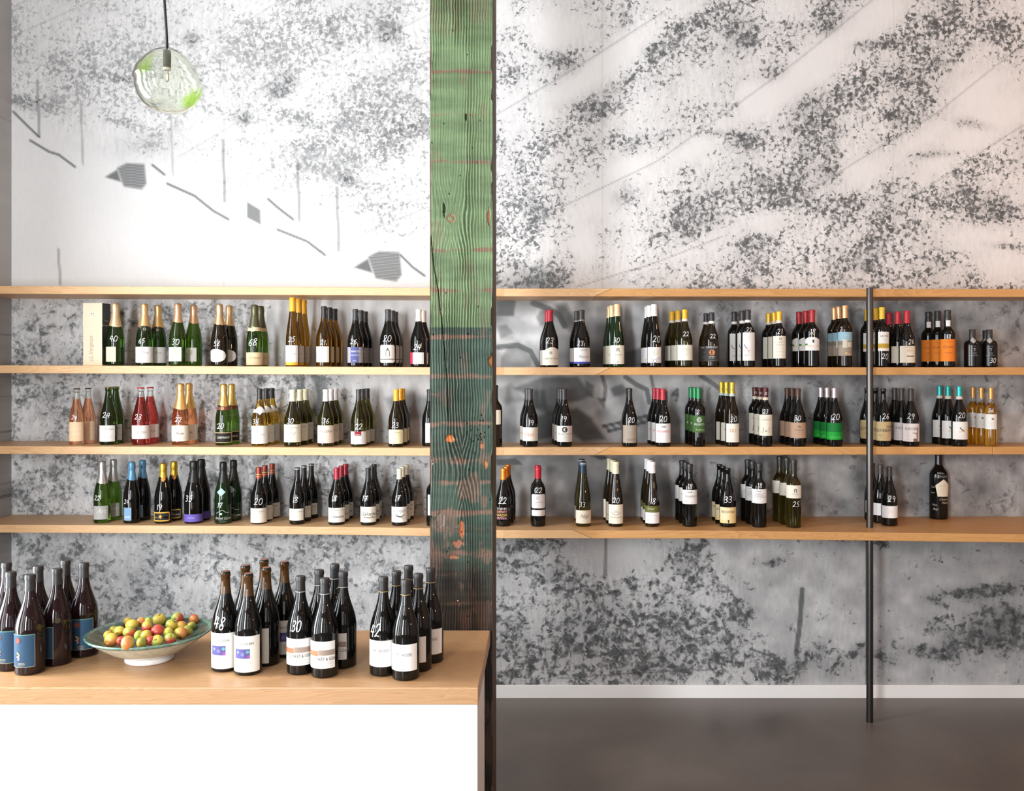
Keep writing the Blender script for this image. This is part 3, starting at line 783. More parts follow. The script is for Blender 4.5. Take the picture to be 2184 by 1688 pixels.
def patch(rf, z0, z1, u0, u1, offs, shape='rect', na=None, nzs=5):
    """label patch wrapped round the bottle; u in -1..1 across its width as seen from the front"""
    a0, a1 = math.asin(max(-1, min(1, u0)) * 0.995), math.asin(max(-1, min(1, u1)) * 0.995)
    if u0 <= -1: a0 = -1.75
    if u1 >= 1: a1 = 1.75
    na = na or max(8, int((a1 - a0) / 0.16))
    V, Fc = [], []
    for i in range(na + 1):
        t = -1 + 2 * i / na
        a = a0 + (a1 - a0) * i / na
        lo, hi = z0, z1
        zc, hz = (z0 + z1) / 2, (z1 - z0) / 2
        if shape == 'oval':
            s_ = math.sqrt(max(0.0, 1 - t * t)); lo, hi = zc - hz * s_, zc + hz * s_
        elif shape == 'arch':
            hi = z1 - (z1 - z0) * 0.16 * min(1.0, (t / 0.62) ** 2 if abs(t) < .62 else 1.0)
        elif shape == 'penta':
            hi = z1 - 2 * hz * 0.36 * abs(t); lo = z0; 
        elif shape == 'shield':
            lo = z0 + 2 * hz * 0.55 * abs(t); hi = z1 - 2 * hz * 0.25 * abs(t)
        elif shape == 'round':
            e = 0.12
            k_ = max(0.0, (abs(t) - (1 - e)) / e); dz = 2 * hz * 0.09 * (1 - math.sqrt(max(0, 1 - k_ * k_)))
            lo, hi = z0 + dz, z1 - dz
        elif shape == 'diamond':
            lo, hi = zc - hz * (1 - abs(t)), zc + hz * (1 - abs(t))
        if shape == 'penta':
            sc = 0.82
            t2 = [0]
        for j in range(nzs + 1):
            z = lo + (hi - lo) * j / nzs
            aa = a
            if shape == 'penta':
                aa = a0 + (a1 - a0) * (0.5 + 0.5 * t * (0.72 + 0.28 * min(1, (z - z0) / (2 * hz * 0.64))))
            r = rf(z) + offs
            V.append((r * math.sin(aa), -r * math.cos(aa), z))
    for i in range(na):
        for j in range(nzs):
            a = i * (nzs + 1) + j
            Fc.append((a, a + nzs + 1, a + nzs + 2, a + 1))
    return V, Fc

def wrap2d(v2, f2, rf, a_c, z_c, offs):
    V = []
    for x, y in v2:
        z = z_c + y; r = rf(z) + offs
        a = a_c + x / r
        V.append((r * math.sin(a), -r * math.cos(a), z))
    return V, f2

DIG = {
    '0': [[(.5, 1), (.22, .9), (.06, .55), (.14, .15), (.45, 0), (.8, .15), (.92, .5), (.82, .85), (.5, 1), (.38, .98)]],
    '1': [[(.35, .78), (.58, 1), (.48, 0)]],
    '2': [[(.08, .75), (.25, .96), (.55, 1), (.78, .82), (.65, .5), (.3, .2), (.05, .02), (.05, .02), (.4, .08), (.95, .04)]],
    '3': [[(.1, .9), (.5, 1), (.8, .82), (.6, .58), (.35, .53), (.7, .46), (.85, .22), (.55, .02), (.1, .08)]],
    '4': [[(.34, 1), (.05, .40), (.05, .40), (.95, .44)], [(.70, .95), (.58, 0)]],
    '5': [[(.9, 1), (.35, .97), (.25, .58), (.6, .6), (.82, .35), (.65, .06), (.1, .04)]],
    '6': [[(.75, 1), (.35, .72), (.12, .3), (.35, .02), (.75, .1), (.82, .36), (.5, .48), (.18, .3)]],
    '7': [[(.08, .92), (.5, .95), (.92, 1), (.92, 1), (.55, .5), (.4, 0)], [(.3, .5), (.8, .55)]],
    '8': [[(.85, .86), (.5, 1), (.18, .82), (.4, .56), (.75, .34), (.7, .06), (.35, 0), (.12, .2), (.4, .52), (.78, .74), (.85, .86)]],
    '9': [[(.82, .8), (.5, 1), (.15, .82), (.25, .55), (.6, .55), (.85, .85), (.78, .4), (.6, 0)]],
}
def ribbon(pts, w):
    """2D ribbon along a smoothed polyline"""
    P_ = [np.array(p, float) for p in pts]
    S = []
    for i in range(len(P_) - 1):
        p0, p1, p2, p3 = P_[max(i - 1, 0)], P_[i], P_[i + 1], P_[min(i + 2, len(P_) - 1)]
        for k in range(4):
            t = k / 4
            S.append(0.5 * ((2 * p1) + (-p0 + p2) * t + (2*p0 - 5*p1 + 4*p2 - p3) * t*t + (-p0 + 3*p1 - 3*p2 + p3) * t**3))
    S.append(P_[-1])
    V, Fc = [], []
    for i, p in enumerate(S):
        d = S[min(i + 1, len(S) - 1)] - S[max(i - 1, 0)]
        d = d / (np.linalg.norm(d) + 1e-9); nrm = np.array([-d[1], d[0]])
        V += [tuple(p + nrm * w / 2), tuple(p - nrm * w / 2)]
    for i in range(len(S) - 1): Fc.append((2*i, 2*i + 1, 2*i + 3, 2*i + 2))
    return V, Fc
def handwritten(text, h, w=None, nar=1.0):
    V, Fc = [], []
    cw = h * 0.74 * nar; x = -cw * len(text) / 2 - (0)
    w = w or h * 0.16
    for ch in text:
        jit = random.uniform(-.06, .06) * h
        for st in DIG.get(ch, []):
            wide = (0.42 if ch == '1' else 0.62) * nar
            pts = [(x + (px * wide + 0.16 * py) * h, (py - 0.5) * h + jit) for px, py in st]
            v, f = ribbon(pts, w); n = len(V)
            V += v; Fc += [tuple(i + n for i in q_) for q_ in f]
        x += cw * (0.62 if ch == '1' else 1.0)
    return V, Fc
_text_cache = {}
def text2d(s, size, shear=0.0, width=None):
    key = (s, shear)
    if key not in _text_cache:
        cu = bpy.data.curves.new('t', 'FONT'); cu.body = s; cu.size = 1.0; cu.align_x = 'CENTER'; cu.align_y = 'CENTER'; cu.shear = shear; cu.resolution_u = 2
        o = bpy.data.objects.new('t', cu); COL.objects.link(o)
        dg = bpy.context.evaluated_depsgraph_get()
        me = o.evaluated_get(dg).to_mesh()
        V = [(v.co.x, v.co.y) for v in me.vertices]; Fc = [tuple(p.vertices) for p in me.polygons]
        o.evaluated_get(dg).to_mesh_clear()
        bpy.data.objects.remove(o, do_unlink=True); bpy.data.curves.remove(cu)
        _text_cache[key] = (V, Fc)
    V, Fc = _text_cache[key]
    sx = size
    if width and V:
        sx = width / max(1e-6, max(v[0] for v in V) - min(v[0] for v in V))
    return [(x * sx, y * size) for x, y in V], Fc
def rects2d(lst):
    V, Fc = [], []
    for x0, x1, y0, y1 in lst:
        n = len(V); V += [(x0, y0), (x1, y0), (x1, y1), (x0, y1)]; Fc.append((n, n + 1, n + 2, n + 3))
    return V, Fc
def merge2d(*parts):
    V, Fc = [], []
    for v, f in parts:
        n = len(V); V += v; Fc += [tuple(i + n for i in q_) for q_ in f]
    return V, Fc
def disc2d(r, n=16, r_in=0.0, cx=0, cyy=0):
    V, Fc = [], []
    for k in range(n):
        a = 2 * math.pi * k / n; V.append((cx + r * math.cos(a), cyy + r * math.sin(a)))
    if r_in > 0:
        for k in range(n):
            a = 2 * math.pi * k / n; V.append((cx + r_in * math.cos(a), cyy + r_in * math.sin(a)))
        for k in range(n):
            k2 = (k + 1) % n; Fc.append((k, k2, n + k2, n + k))
    else: Fc.append(tuple(range(n)))
    return V, Fc

BOTTLE_COUNT = 0
def copy_thing(root):
    r = root.copy(); COL.objects.link(r)
    for ch in list(root.children):
        if ch.name.startswith('price_marking'): continue
        c = ch.copy(); COL.objects.link(c); c.parent = r
        for g in list(ch.children):
            d = g.copy(); COL.objects.link(d); d.parent = c
    return r

def build_bottle(name, kind, gl, Hh, R, cap, label, num, extras, zc_of, w_px, x_px, seg=28):
    """one bottle with its parts; zc_of(py) turns a height in the print frame into metres above its base"""
    root = empty(name)
    prof = profile(kind, Hh, R); rf = rfun(prof)
    mb = MB().lathe([(0, 0.004), (R * 0.6, 0.002), (prof[0][1], 0.0)] + [(r, z) for z, r in prof[1:]] + [(0, Hh)], seg)
    obj('glass_body', mb.mesh('glass_body', GLASS[gl](), True), root)
    # --- closure
    ctype, ccol, cmetal, cy1 = cap
    zb = zc_of(cy1) if cy1 else Hh * 0.80
    if ctype == 'foil':
        pts = [(rf(zb) + 0.0004, zb)] + [(r + 0.0007, z) for z, r in prof if z > zb + 0.002 and z < Hh - 1e-6]
        pts += [(rf(Hh) + 0.0007, Hh + 0.0004), (rf(Hh) * 0.9, Hh + 0.0010), (0, Hh + 0.0010)]
        obj('foil_capsule', auto_smooth(MB().lathe(pts, seg).mesh('foil_capsule', foil(ccol, cmetal)), 50), root)
    elif ctype == 'champ':
        top = Hh + 0.001
        pr = []
        for i in range(15):
            t = i / 14; z = zb + (top - zb) * t
            r = rf(min(z, Hh)) + 0.0010
            zt = (z - Hh * 0.86) / (Hh * 0.14)
            if zt > 0: r = R * (0.40 + 0.05 * math.sin(min(1, zt) * math.pi) + (0.015 if i % 2 else -0.01))
            pr.append((r, z))
        pr += [(R * 0.36, top + 0.002), (R * 0.2, top + 0.0035), (0, top + 0.004)]
        mbc = MB().lathe(pr, seg)
        vv = []
        for (x, y, z) in mbc.v:
            a = math.atan2(y, x); wv_ = 1 + 0.022 * math.sin(a * 7 + z * 900) * (1 if z > Hh * .80 else 0.3) + 0.02 * math.sin(a * 3 + z * 400)
            zz_ = z + (0.004 * math.sin(a * 2 + 1) if abs(z - zb) < 1e-6 else 0)
            vv.append((x * wv_, y * wv_, zz_))
        mbc.v = vv
        obj('foil_capsule', mbc.mesh('foil_capsule', foil(ccol, cmetal, 0.34), True), root)
    elif ctype == 'crown':
        mbc = MB(); r0 = rf(Hh) + 0.0012
        mbc.lathe([(r0 + .0016, Hh - 0.0055), (r0 + .0006, Hh - 0.001), (r0 - .0012, Hh + 0.0012), (0, Hh + 0.0016)], 42)
        vv = []
        for (x, y, z) in mbc.v:
            a = math.atan2(y, x); k_ = 1 + (0.05 * math.cos(a * 21) if z < Hh - .003 else 0); vv.append((x * k_, y * k_, z))
        mbc.v = vv
        obj('crown_cap', mbc.mesh('crown_cap', foil(ccol, cmetal, 0.3), True), root)
    elif ctype == 'cork':
        obj('cork', MB().lathe([(rf(Hh) * 0.93, Hh - 0.001), (rf(Hh) * 0.90, Hh + 0.0010), (0, Hh + 0.0012)], seg).mesh('cork', plain('cork_end', ccol, 0.7)), root)
        obj('brown_neck', MB().lathe([(r + 0.0005, z) for z, r in prof if zb < z < Hh - 1e-6], seg).mesh('brown_neck', glass('brown_neck', (0.10, 0.045, 0.012), 0.3), True), root)
    elif ctype == 'stopper':
        obj('stopper', auto_smooth(MB().lathe([(rf(zb) + .0015, zb), (rf(zb) + .0018, Hh - 0.001), (rf(zb) + .0006, Hh + .001), (0, Hh + .001)], seg).mesh('stopper', foil(ccol, cmetal))), root)
    lab = None
    if label:
        lcol, u0, u1, y0, y1 = label[:5]
        shape = label[5] if len(label) > 5 else 'rect'
        V, Fc = patch(rf, zc_of(y1), zc_of(y0), u0, u1, 0.0005, shape)
        lab = obj('paper_label', mesh('paper_label', V, Fc, paper(lcol), True), root)
        lab['label'] = 'printed front label'
    lets = {}
    def uang(u): return math.asin(max(-0.97, min(0.97, u)))
    for e in extras:
        k_ = e[0]
        if k_ == 'band':                  # ('band', colour, u0, u1, y0, y1[, shape])
            sh = e[6] if len(e) > 6 else 'rect'
            V, Fc = patch(rf, zc_of(e[5]), zc_of(e[4]), e[2], e[3], 0.0009, sh)
            obj('printed_band', mesh('printed_band', V, Fc, paper(e[1]), True), lab or root)
        elif k_ == 'label2':
            V, Fc = patch(rf, zc_of(e[5]), zc_of(e[4]), e[2], e[3], 0.0005, e[6] if len(e) > 6 else 'rect')
            obj('lower_label', mesh('lower_label', V, Fc, paper(e[1]), True), root)
        elif k_ == 'neck':                # ('neck', colour, u0, u1, y0, y1[, shape])
            V, Fc = patch(rf, zc_of(e[5]), zc_of(e[4]), e[2], e[3], 0.0014, e[6] if len(e) > 6 else 'rect', nzs=3)
            obj('neck_label', mesh('neck_label', V, Fc, paper(e[1], 0.5), True), root)
        elif k_ == 'ring':                # ('ring', colour, y0, y1)
            za, zb_ = zc_of(e[3]), zc_of(e[2])
            obj('neck_band', MB().lathe([(rf(za) + .0011, za), (rf((za + zb_) / 2) + .0012, (za + zb_) / 2), (rf(zb_) + .0011, zb_)], seg).mesh('neck_band', paper(e[1], 0.5), True), root)
        elif k_ == 'text':                # ('text', string, colour, u, y, size px, [shear], [width px])
            mpp = R * 2 / w_px
            v, f = text2d(e[1], e[5] * mpp * 1.35, e[6] if len(e) > 6 else 0.0, e[7] * mpp if len(e) > 7 else None)
            lets.setdefault(e[2], []).append(wrap2d(v, f, rf, uang(e[3]), zc_of(e[4]), 0.0013))
        elif k_ == 'lines':               # ('lines', colour, u, y0, y1, n, width px)
            mpp = R * 2 / w_px; L_ = []
            for i in range(e[5]):
                wd = e[6] * mpp * random.uniform(0.55, 1.0) / 2; zz_ = zc_of(e[3] + (e[4] - e[3]) * i / max(1, e[5] - 1))
                L_.append((-wd, wd, zz_ - 0.00032, zz_ + 0.00032))
            v, f = rects2d(L_)
            v3 = []
            # split into short runs so they follow the curve
            v2, f2 = [], []
            for x0, x1, ya, yb in L_:
                kx_ = 6
                for q_ in range(kx_):
                    xa, xb = x0 + (x1 - x0) * q_ / kx_, x0 + (x1 - x0) * (q_ + 1) / kx_
                    n_ = len(v2); v2 += [(xa, ya), (xb, ya), (xb, yb), (xa, yb)]; f2.append((n_, n_ + 1, n_ + 2, n_ + 3))
            lets.setdefault(e[1], []).append(wrap2d(v2, f2, rf, uang(e[2]), 0.0, 0.0012))
        elif k_ == 'disc':                # ('disc', colour, u, y, r px, r_in px)
            mpp = R * 2 / w_px
            v, f = disc2d(e[4] * mpp, 18, e[5] * mpp)
            lets.setdefault(e[1], []).append(wrap2d(v, f, rf, uang(e[2]), zc_of(e[3]), 0.0014))
        elif k_ == 'stroke':              # ('stroke', colour, width px, [(dx px, y px)...], u)
            mpp = R * 2 / w_px
            v, f = ribbon([(p[0] * mpp, zc_of(p[1])) for p in e[3]], e[2] * mpp)
            lets.setdefault(e[1], []).append(wrap2d(v, f, rf, uang(e[4]), 0.0, 0.0014))
    for c, parts in lets.items():
        V, Fc = merge2d(*parts)
        obj('lettering', mesh('lettering', V, Fc, paper(c)), lab or root)
    if num:
        txt, nx_, ny_, nh = num
        mpp = R * 2 / w_px
        v, f = handwritten(txt, nh * mpp, max(0.0015, nh * mpp * 0.085) if seg < 40 else nh * mpp * 0.08, 0.95 if seg < 40 else 0.68)
        V, Fc = wrap2d(v, f, rf, uang((nx_ - x_px) / (w_px / 2)), zc_of(ny_), 0.0012)
        pm = obj('price_marking', mesh('price_marking', V, Fc, M_CHALK), root)
        pm['label'] = 'handwritten white number %s' % txt
    return root

POS = {1: [''], 2: [', the front one', ', the rear one'], 3: [', front of three', ', middle of three', ', rear of three']}
def group(row, desc, kind, gl, cap, xs, ytop, w, label, num, extras=(), off_=None, spacing=None, name='wine_bottle', ys=None, pos=None):
    """a run of equal bottles standing one behind another on a shelf"""
    left = xs[0] < 1000
    if off_ is None:
        off_ = {2: (0.035 if len(xs) > 2 else 0.07) if left else 0.02, 3: (0.035 if len(xs) > 2 else 0.085) if left else 0.02, 4: 0.048 if left else 0.10}[row]
    if spacing is None:
        spacing = (0.097 if left else (0.0945 if row == 4 else 0.086))
    Xg = wx(xs[0], 4.77)
    R = w * 4.77 / F / 2 / math.sqrt(1 + ((xs[0] - CX) / F) ** 2)
    spacing = max(spacing, 2 * R + 0.003) if len(xs) > 2 else max(spacing, 2 * R + 0.002)
    Y0 = edge_y(row, Xg) + off_ + R
    if ys is None:
        ys = [Y0 + i * spacing for i in range(len(xs))]
        lim = WALL - 0.012 - R
        if ys[-1] > lim:
            step = max(2 * R + 0.0015, (lim - Y0) / max(1, len(xs) - 1))
            ys = [lim - (len(xs) - 1 - i) * step for i in range(len(xs))]
    Yf = ys[0]
    X0 = wx(xs[0], Yf); zb = shelf_z(row, X0) + 0.0004
    Hh = wz(ytop, Yf) - zb
    zc = lambda py: wz(py, Yf - R) - zb
    first = build_bottle(name, kind, gl, Hh, R, cap, label, num, list(extras), zc, w, xs[0])
    grp = desc
    for i, (px, Y) in enumerate(zip(xs, ys)):
        o = first if i == 0 else copy_thing(first)
        X = wx(px, Y)
        o.location = (X, Y, shelf_z(row, X) + 0.0004)
        o.rotation_euler = (0, 0, -math.atan2(X, Y) + (0 if i == 0 else random.uniform(-.12, .12)))
        tag(o, desc + (pos or POS[len(xs)])[i], 'bottle', grp)

CREAM, WHITE, IVORY = (0.80, 0.74, 0.60), (0.84, 0.83, 0.81), (0.80, 0.78, 0.66)
BLKFOIL, GREYFOIL = (0.018, 0.018, 0.018), (0.05, 0.05, 0.052)
GOLD = (0.80, 0.55, 0.25)
INK, GREY = (0.05, 0.05, 0.05), (0.38, 0.36, 0.34)
def fine(u, y0, y1, n=4, w=16, c=GREY): return ('lines', c, u, y0, y1, n, w)
CH = 'champagne_bottle'

# ---- upper row, left of the column
group(2, 'gold topped champagne bottle marked 40 beside the gift box', 'champagne', 'deepgreen', ('champ', (0.85, .66, .38), .6, 696), [246], 649, 40, ((.82, .74, .52), -1, .05, 740, 772), ('40', 242, 722, 13), [], name=CH)
group(2, 'gold necked champagne bottle marked 65 with wide white label', 'champagne', 'deepgreen', ('champ', GOLD, .7, 699), [308, 337], 650, 38, ((.80, .79, .77), -1, 1, 740, 774), ('65', 302, 727, 11),
      [('neck', (.02, .03, .02), -.9, .9, 694, 708, 'shield'), ('disc', (.6, .55, .4), 0, 702, 3, 2), ('text', 'Brut', GREY, .1, 752, 6, .3), fine(.15, 757, 769, 4, 14)], name=CH)
group(2, 'green champagne bottle marked 30 with small square white label', 'champagne', 'green', ('champ', (.78, .50, .30), .7, 687), [379, 413], 650, 38, ((.80, .79, .74), -1, .42, 741, 771), ('30', 374, 729, 13), [('band', (.62, .55, .40), -.35, -.05, 746, 757)], name=CH)
group(2, 'brown champagne bottle marked 58 with white oval label', 'champagne', 'brownblack', ('champ', (.75, .52, .28), .7, 692), [468, 489], 651, 37, ((.80, .79, .76), -1, .75, 745, 773, 'oval'), ('58', 462, 733, 11), [fine(-.1, 756, 764, 3, 16)], name=CH)
group(2, 'olive foiled champagne bottle marked 68 with beige label', 'champagne', 'green', ('champ', (.11, .11, .06), .5, 700), [543, 556], 652, 36, ((.66, .53, .33), -1, 1, 752, 779), ('68', 539, 730, 15),
      [('ring', (.68, .55, .33), 698, 706), ('disc', (.75, .65, .42), -.3, 702, 6, 0), ('text', 'Champagne', (.40, .28, .14), 0, 763, 5, .3), fine(0, 768, 775, 3, 20, (.40, .28, .14))], name=CH)
group(2, 'tall amber bottle marked 25 with yellow capsule', 'hock', 'amber', ('foil', (.85, .42, .02), 0, 664), [624, 637.5, 648], 635, 29, ((.80, .78, .75), -1, .8, 737, 773), ('25', 622, 724, 11),
      [('band', (.85, .45, .05), -1, .8, 773, 779), ('text', 'RIESLING', GREY, 0, 755, 3), fine(0, 763, 769, 2, 12)])
group(2, 'amber burgundy bottle marked 21 with dark capsule', 'burgundy', 'amber', ('foil', BLKFOIL, 0, 679), [691, 703, 714], 654, 34, ((.80, .77, .68), -.95, .62, 739, 773), ('21', 690, 731, 10), [fine(-.2, 748, 752, 2, 10)])
group(2, 'dark bottle marked 26 with blue CHINON label', 'burgundy', 'black', ('foil', GREYFOIL, .3, 683), [758, 770, 779], 660, 33, ((.38, .36, .37), -1, 1, 741, 774), ('26', 754, 729, 11),
      [('band', (.10, .11, .30), -.62, .42, 741, 774), ('text', 'CHINON', (.75, .75, .75), -.1, 750, 4.5), ('text', 'DOMAINE', (.7, .7, .7), -.1, 758, 3), ('text', '2010', (.7, .7, .7), -.1, 770, 3)])
group(2, 'dark bottle marked 20 with tall cream label and black stripe', 'burgundy', 'black', ('foil', GREYFOIL, 0, 684), [827.5, 837, 843], 660.5, 35, ((.80, .77, .70), -.93, .80, 736, 774, 'round'), ('20', 826, 722, 13),
      [('band', INK, -.93, .80, 765.5, 767), ('stroke', INK, 1.0, [(-3.5, 761), (-3.5, 750), (0, 745), (3.5, 750), (3.5, 761)], -.05), ('stroke', INK, 1.0, [(-1, 748), (0, 742), (1, 748)], -.05)])
group(2, 'dark bottle marked 24 with red edged white label', 'burgundy', 'black', ('foil', (.78, .74, .66), 0, 685), [893, 903], 660.5, 35, ((.80, .78, .74), -.70, .62, 752, 777), ('24', 890, 741, 12), [('band', (.62, .03, .08), -1, -.70, 752, 777), fine(.05, 760, 772, 3, 12)], off_=0.04)

# ---- middle row, left of the column
group(3, 'clear bottle of pale rose wine marked 24 with crown cap', 'champagne', 'rose', ('crown', (.20, .15, .10), .8, None), [164, 188], 829, 34, ((.86, .62, .40), -1, .85, 901, 942), ('24', 158, 891, 10), [('text', 'SPARKLING', (.92, .78, .62), -.1, 916, 4), ('text', 'ROSE', (.92, .78, .62), -.1, 926, 5)])
group(3, 'green crown capped bottle marked 24 with white label', 'champagne', 'deepgreen', ('crown', (.45, .36, .18), .8, None), [231.5, 247], 826, 39, ((.78, .78, .74), -1, .70, 908, 942.5), ('24', 226, 886, 13), [('text', 'Pet Nat', GREY, .0, 916, 5, .3), ('stroke', GREY, .5, [(-10, 928), (-4, 934), (4, 934), (10, 928)], -.1)])
group(3, 'red sparkling wine bottle marked 23 with red crown cap', 'champagne', 'redrose', ('crown', (.62, .05, .05), .2, None), [300.5, 320.5], 827, 39, ((.82, .79, .77), -1, 1, 908, 937), ('23', 294, 890, 12), [('text', 'ROSA', GREY, .1, 923, 6), fine(.7, 912, 934, 6, 6)])
group(3, 'orange pink sparkling bottle marked 22 with gold foil neck', 'champagne', 'orange', ('champ', (.88, .55, .20), .7, 873), [385, 403], 820, 38, ((.82, .77, .64), -1, 1, 908, 942), ('22', 380, 896, 11), [('text', 'Rose', INK, -.1, 925, 6, .35), fine(.4, 934, 937, 2, 8)], name=CH)
group(3, 'gold foiled green bottle marked 20 with black gold framed label', 'champagne', 'green', ('champ', (.82, .58, .18), .8, 866), [477, 494], 821, 36, ((.62, .45, .22), -1, 1, 923, 945), ('20', 470, 909, 12),
      [('band', (.015, .015, .015), -.97, .90, 924.5, 943.5), ('ring', (.20, .06, .04), 868, 875), ('disc', (.6, .4, .2), -.2, 872, 3.5, 0), ('text', 'CREMANT', (.8, .75, .65), -.05, 934, 5)], name=CH)
group(3, 'golden chardonnay bottle marked 36 with white neck crest', 'burgundy', 'chablis', ('foil', BLKFOIL, 0, 853), [554, 568, 580], 830, 35, ((.80, .80, .78), -1, 1, 909, 947), ('36', 545, 900, 11),
      [('ring', (.8, .8, .78), 874, 881), ('neck', (.80, .80, .78), -.62, .62, 867, 886, 'shield'), ('band', (.45, .47, .5), -.45, -.10, 915, 924), ('text', 'MEURSAULT', GREY, 0, 928, 3.5), fine(0, 933, 943, 4, 20)])
group(3, 'dark olive bottle marked 30 with ivory label and cream capsule', 'burgundy', 'olive', ('foil', (.75, .72, .50), 0, 857), [624, 640, 651.6], 832, 36, ((.78, .75, .62), -1, 1, 906, 944), ('30', 619, 898, 11), [('text', 'Pouilly Fume', GREY, .05, 913, 4, .3), ('stroke', GREY, .9, [(-6, 930), (-2, 922), (2, 928), (6, 922)], 0), fine(0, 934, 941, 3, 16)])
group(3, 'dark olive bottle marked 36 with pinkish label and white capsule', 'burgundy', 'olive', ('foil', (.80, .78, .78), 0, 857), [695, 706, 715.5], 831, 35, ((.78, .66, .56), -1, 1, 908, 946), ('36', 695, 898, 11), [('text', 'VALCEREN', (.25, .2, .18), 0, 921, 5), fine(0, 928, 942, 5, 18)])
group(3, 'dark olive bottle marked 22 with red block on white label', 'burgundy', 'olive', ('foil', (.045, .043, .04), 0, 853), [765, 773, 783], 831, 33, ((.80, .80, .79), -1, 1, 921, 948), ('22', 765, 910, 12), [('band', (.30, .02, .03), -.52, .32, 921, 930), ('band', (.8, .8, .8), -.44, .25, 927.3, 928.4), fine(.2, 934, 943, 3, 14)])
group(3, 'dark bottle marked 23 with pale yellow label and orange capsule', 'burgundy', 'brownblack', ('foil', (.85, .42, .03), 0, 856), [845, 854, 858.5], 831, 33, ((.80, .73, .47), -.96, .90, 917, 947, 'round'), ('23', 843, 907, 11), [('text', 'Arbois', (.4, .33, .2), .1, 923, 4, .2), fine(0, 929, 930, 1, 24, (.45, .36, .2))])
group(3, 'dark bottle half hidden by the left edge of the column, middle shelf', 'burgundy', 'black', ('foil', BLKFOIL, 0, 855), [916], 831, 32, (WHITE, -.55, 1, 903, 945), None)

# ---- lowest row, left of the column
group(4, 'silver foiled green bottle marked 22 with grey label', 'champagne', 'green', ('champ', (.55, .54, .52), .8, 1032), [218, 242], 985.6, 38, ((.42, .41, .39), -.96, .66, 1080, 1109), ('22', 207, 1063, 11), [('text', 'Arc', (.75, .74, .72), -.1, 1091, 11, .4), fine(0, 1100, 1104, 2, 20, (.7, .7, .7))], name=CH)
group(4, 'blue foiled dark bottle marked 24 with narrow blue label', 'champagne', 'black', ('champ', (.10, .26, .42), .2, 1025), [281, 304], 987, 37, ((.22, .38, .54), -.90, -.05, 1083.5, 1111), ('24', 270, 1071, 10), [('text', 'BRD', (.8, .85, .9), -.5, 1104, 5)], name=CH)
group(4, 'gold foiled black bottle marked 19 with gold framed label', 'champagne', 'black', ('champ', (.80, .50, .06), .8, 1020), [348, 371], 990, 38, ((.75, .42, .06), -1, .72, 1093, 1113, 'round'), ('19', 341, 1083, 12),
      [('band', (.02, .02, .02), -.93, .65, 1095.5, 1110.5, 'round'), ('band', (.8, .8, .78), -.93, .65, 1103, 1106.5), ('band', (.75, .35, .04), -.50, -.12, 1098, 1107.5, 'diamond'), ('neck', (.70, .28, .04), -.5, .5, 1018, 1030, 'diamond')], name=CH)
group(4, 'black foiled bottle marked 35 with low purple label', 'champagne', 'black', ('champ', (.02, .02, .02), .3, 1030), [413, 429.5], 985, 41, ((.14, .10, .42), -1, 1, 1098, 1114), ('35', 402, 1064, 13), [('text', 'Cuvee', (.45, .42, .7), -.3, 1105, 5, .3)], name=CH)
group(4, 'black foiled bottle marked 17 with teal diamond sticker', 'champagne', 'darkgreen', ('champ', (.02, .022, .02), .4, 1030), [476, 498], 987, 37, None, ('17', 470, 1078, 11),
      [('neck', (.38, .60, .56), -.75, .30, 1042, 1059, 'diamond'), ('stroke', (.65, .65, .6), .7, [(-17, 1096), (-9, 1092), (-2, 1089), (6, 1094), (15, 1094)], 0), ('text', 'Grand Cuvee', (.65, .65, .6), 0, 1106, 5.5, .35), fine(0, 1110, 1114, 2, 26, (.65, .65, .6)), ('disc', (.65, .65, .6), -.25, 1097, 2.5, 0)], name=CH)
group(4, 'dark bottle marked 20 with red and gold capsule, lowest shelf', 'burgundy', 'black', ('foil', (.28, .05, .03), .4, 1023), [552, 565, 580.5], 997.5, 35, ((.80, .76, .67), -1, 1, 1085, 1116), ('20', 551, 1070, 14), [('ring', (.65, .40, .12), 1013, 1015), ('ring', (.65, .40, .12), 1018, 1019), ('text', 'Bourgogne', GREY, .1, 1091, 4, .3), fine(0, 1096, 1112, 5, 22)])
group(4, 'dark bottle marked 18 with black capsule and silver ring', 'burgundy', 'black', ('foil', BLKFOIL, 0, 1020), [634, 648.5, 664], 998, 33, ((.80, .77, .69), -1, .80, 1086, 1111), ('18', 631, 1067, 12), [('ring', (.7, .7, .7), 1001.5, 1003), ('text', 'Cotes du Rhone', GREY, .0, 1092, 3.5), fine(-.05, 1096, 1107, 4, 18)])
group(4, 'dark bottle marked 18 with crimson capsule and script label', 'burgundy', 'black', ('foil', (.38, .02, .04), .1, 1024), [718, 728, 737], 998.5, 35, ((.80, .77, .71), -1, 1, 1084, 1115), ('18', 714, 1064, 12), [('text', 'Appellation Cote', GREY, .1, 1089, 3.5), fine(.1, 1094, 1096, 2, 18), ('text', 'Chassette', INK, .15, 1103, 6, .4), fine(.1, 1110, 1112, 2, 14)])
group(4, 'dark bottle marked 17 with handwritten script label and dark capsule', 'burgundy', 'black', ('foil', BLKFOIL, 0, 1024), [785.4, 794, 798], 999, 33, ((.80, .77, .67), -1, 1, 1082, 1115), ('17', 779, 1064, 12), [fine(0, 1087, 1088, 1, 14), ('text', 'Galoche', INK, .0, 1097, 8, .4), ('text', 'Beaujolais', INK, .15, 1104, 5, .4)])
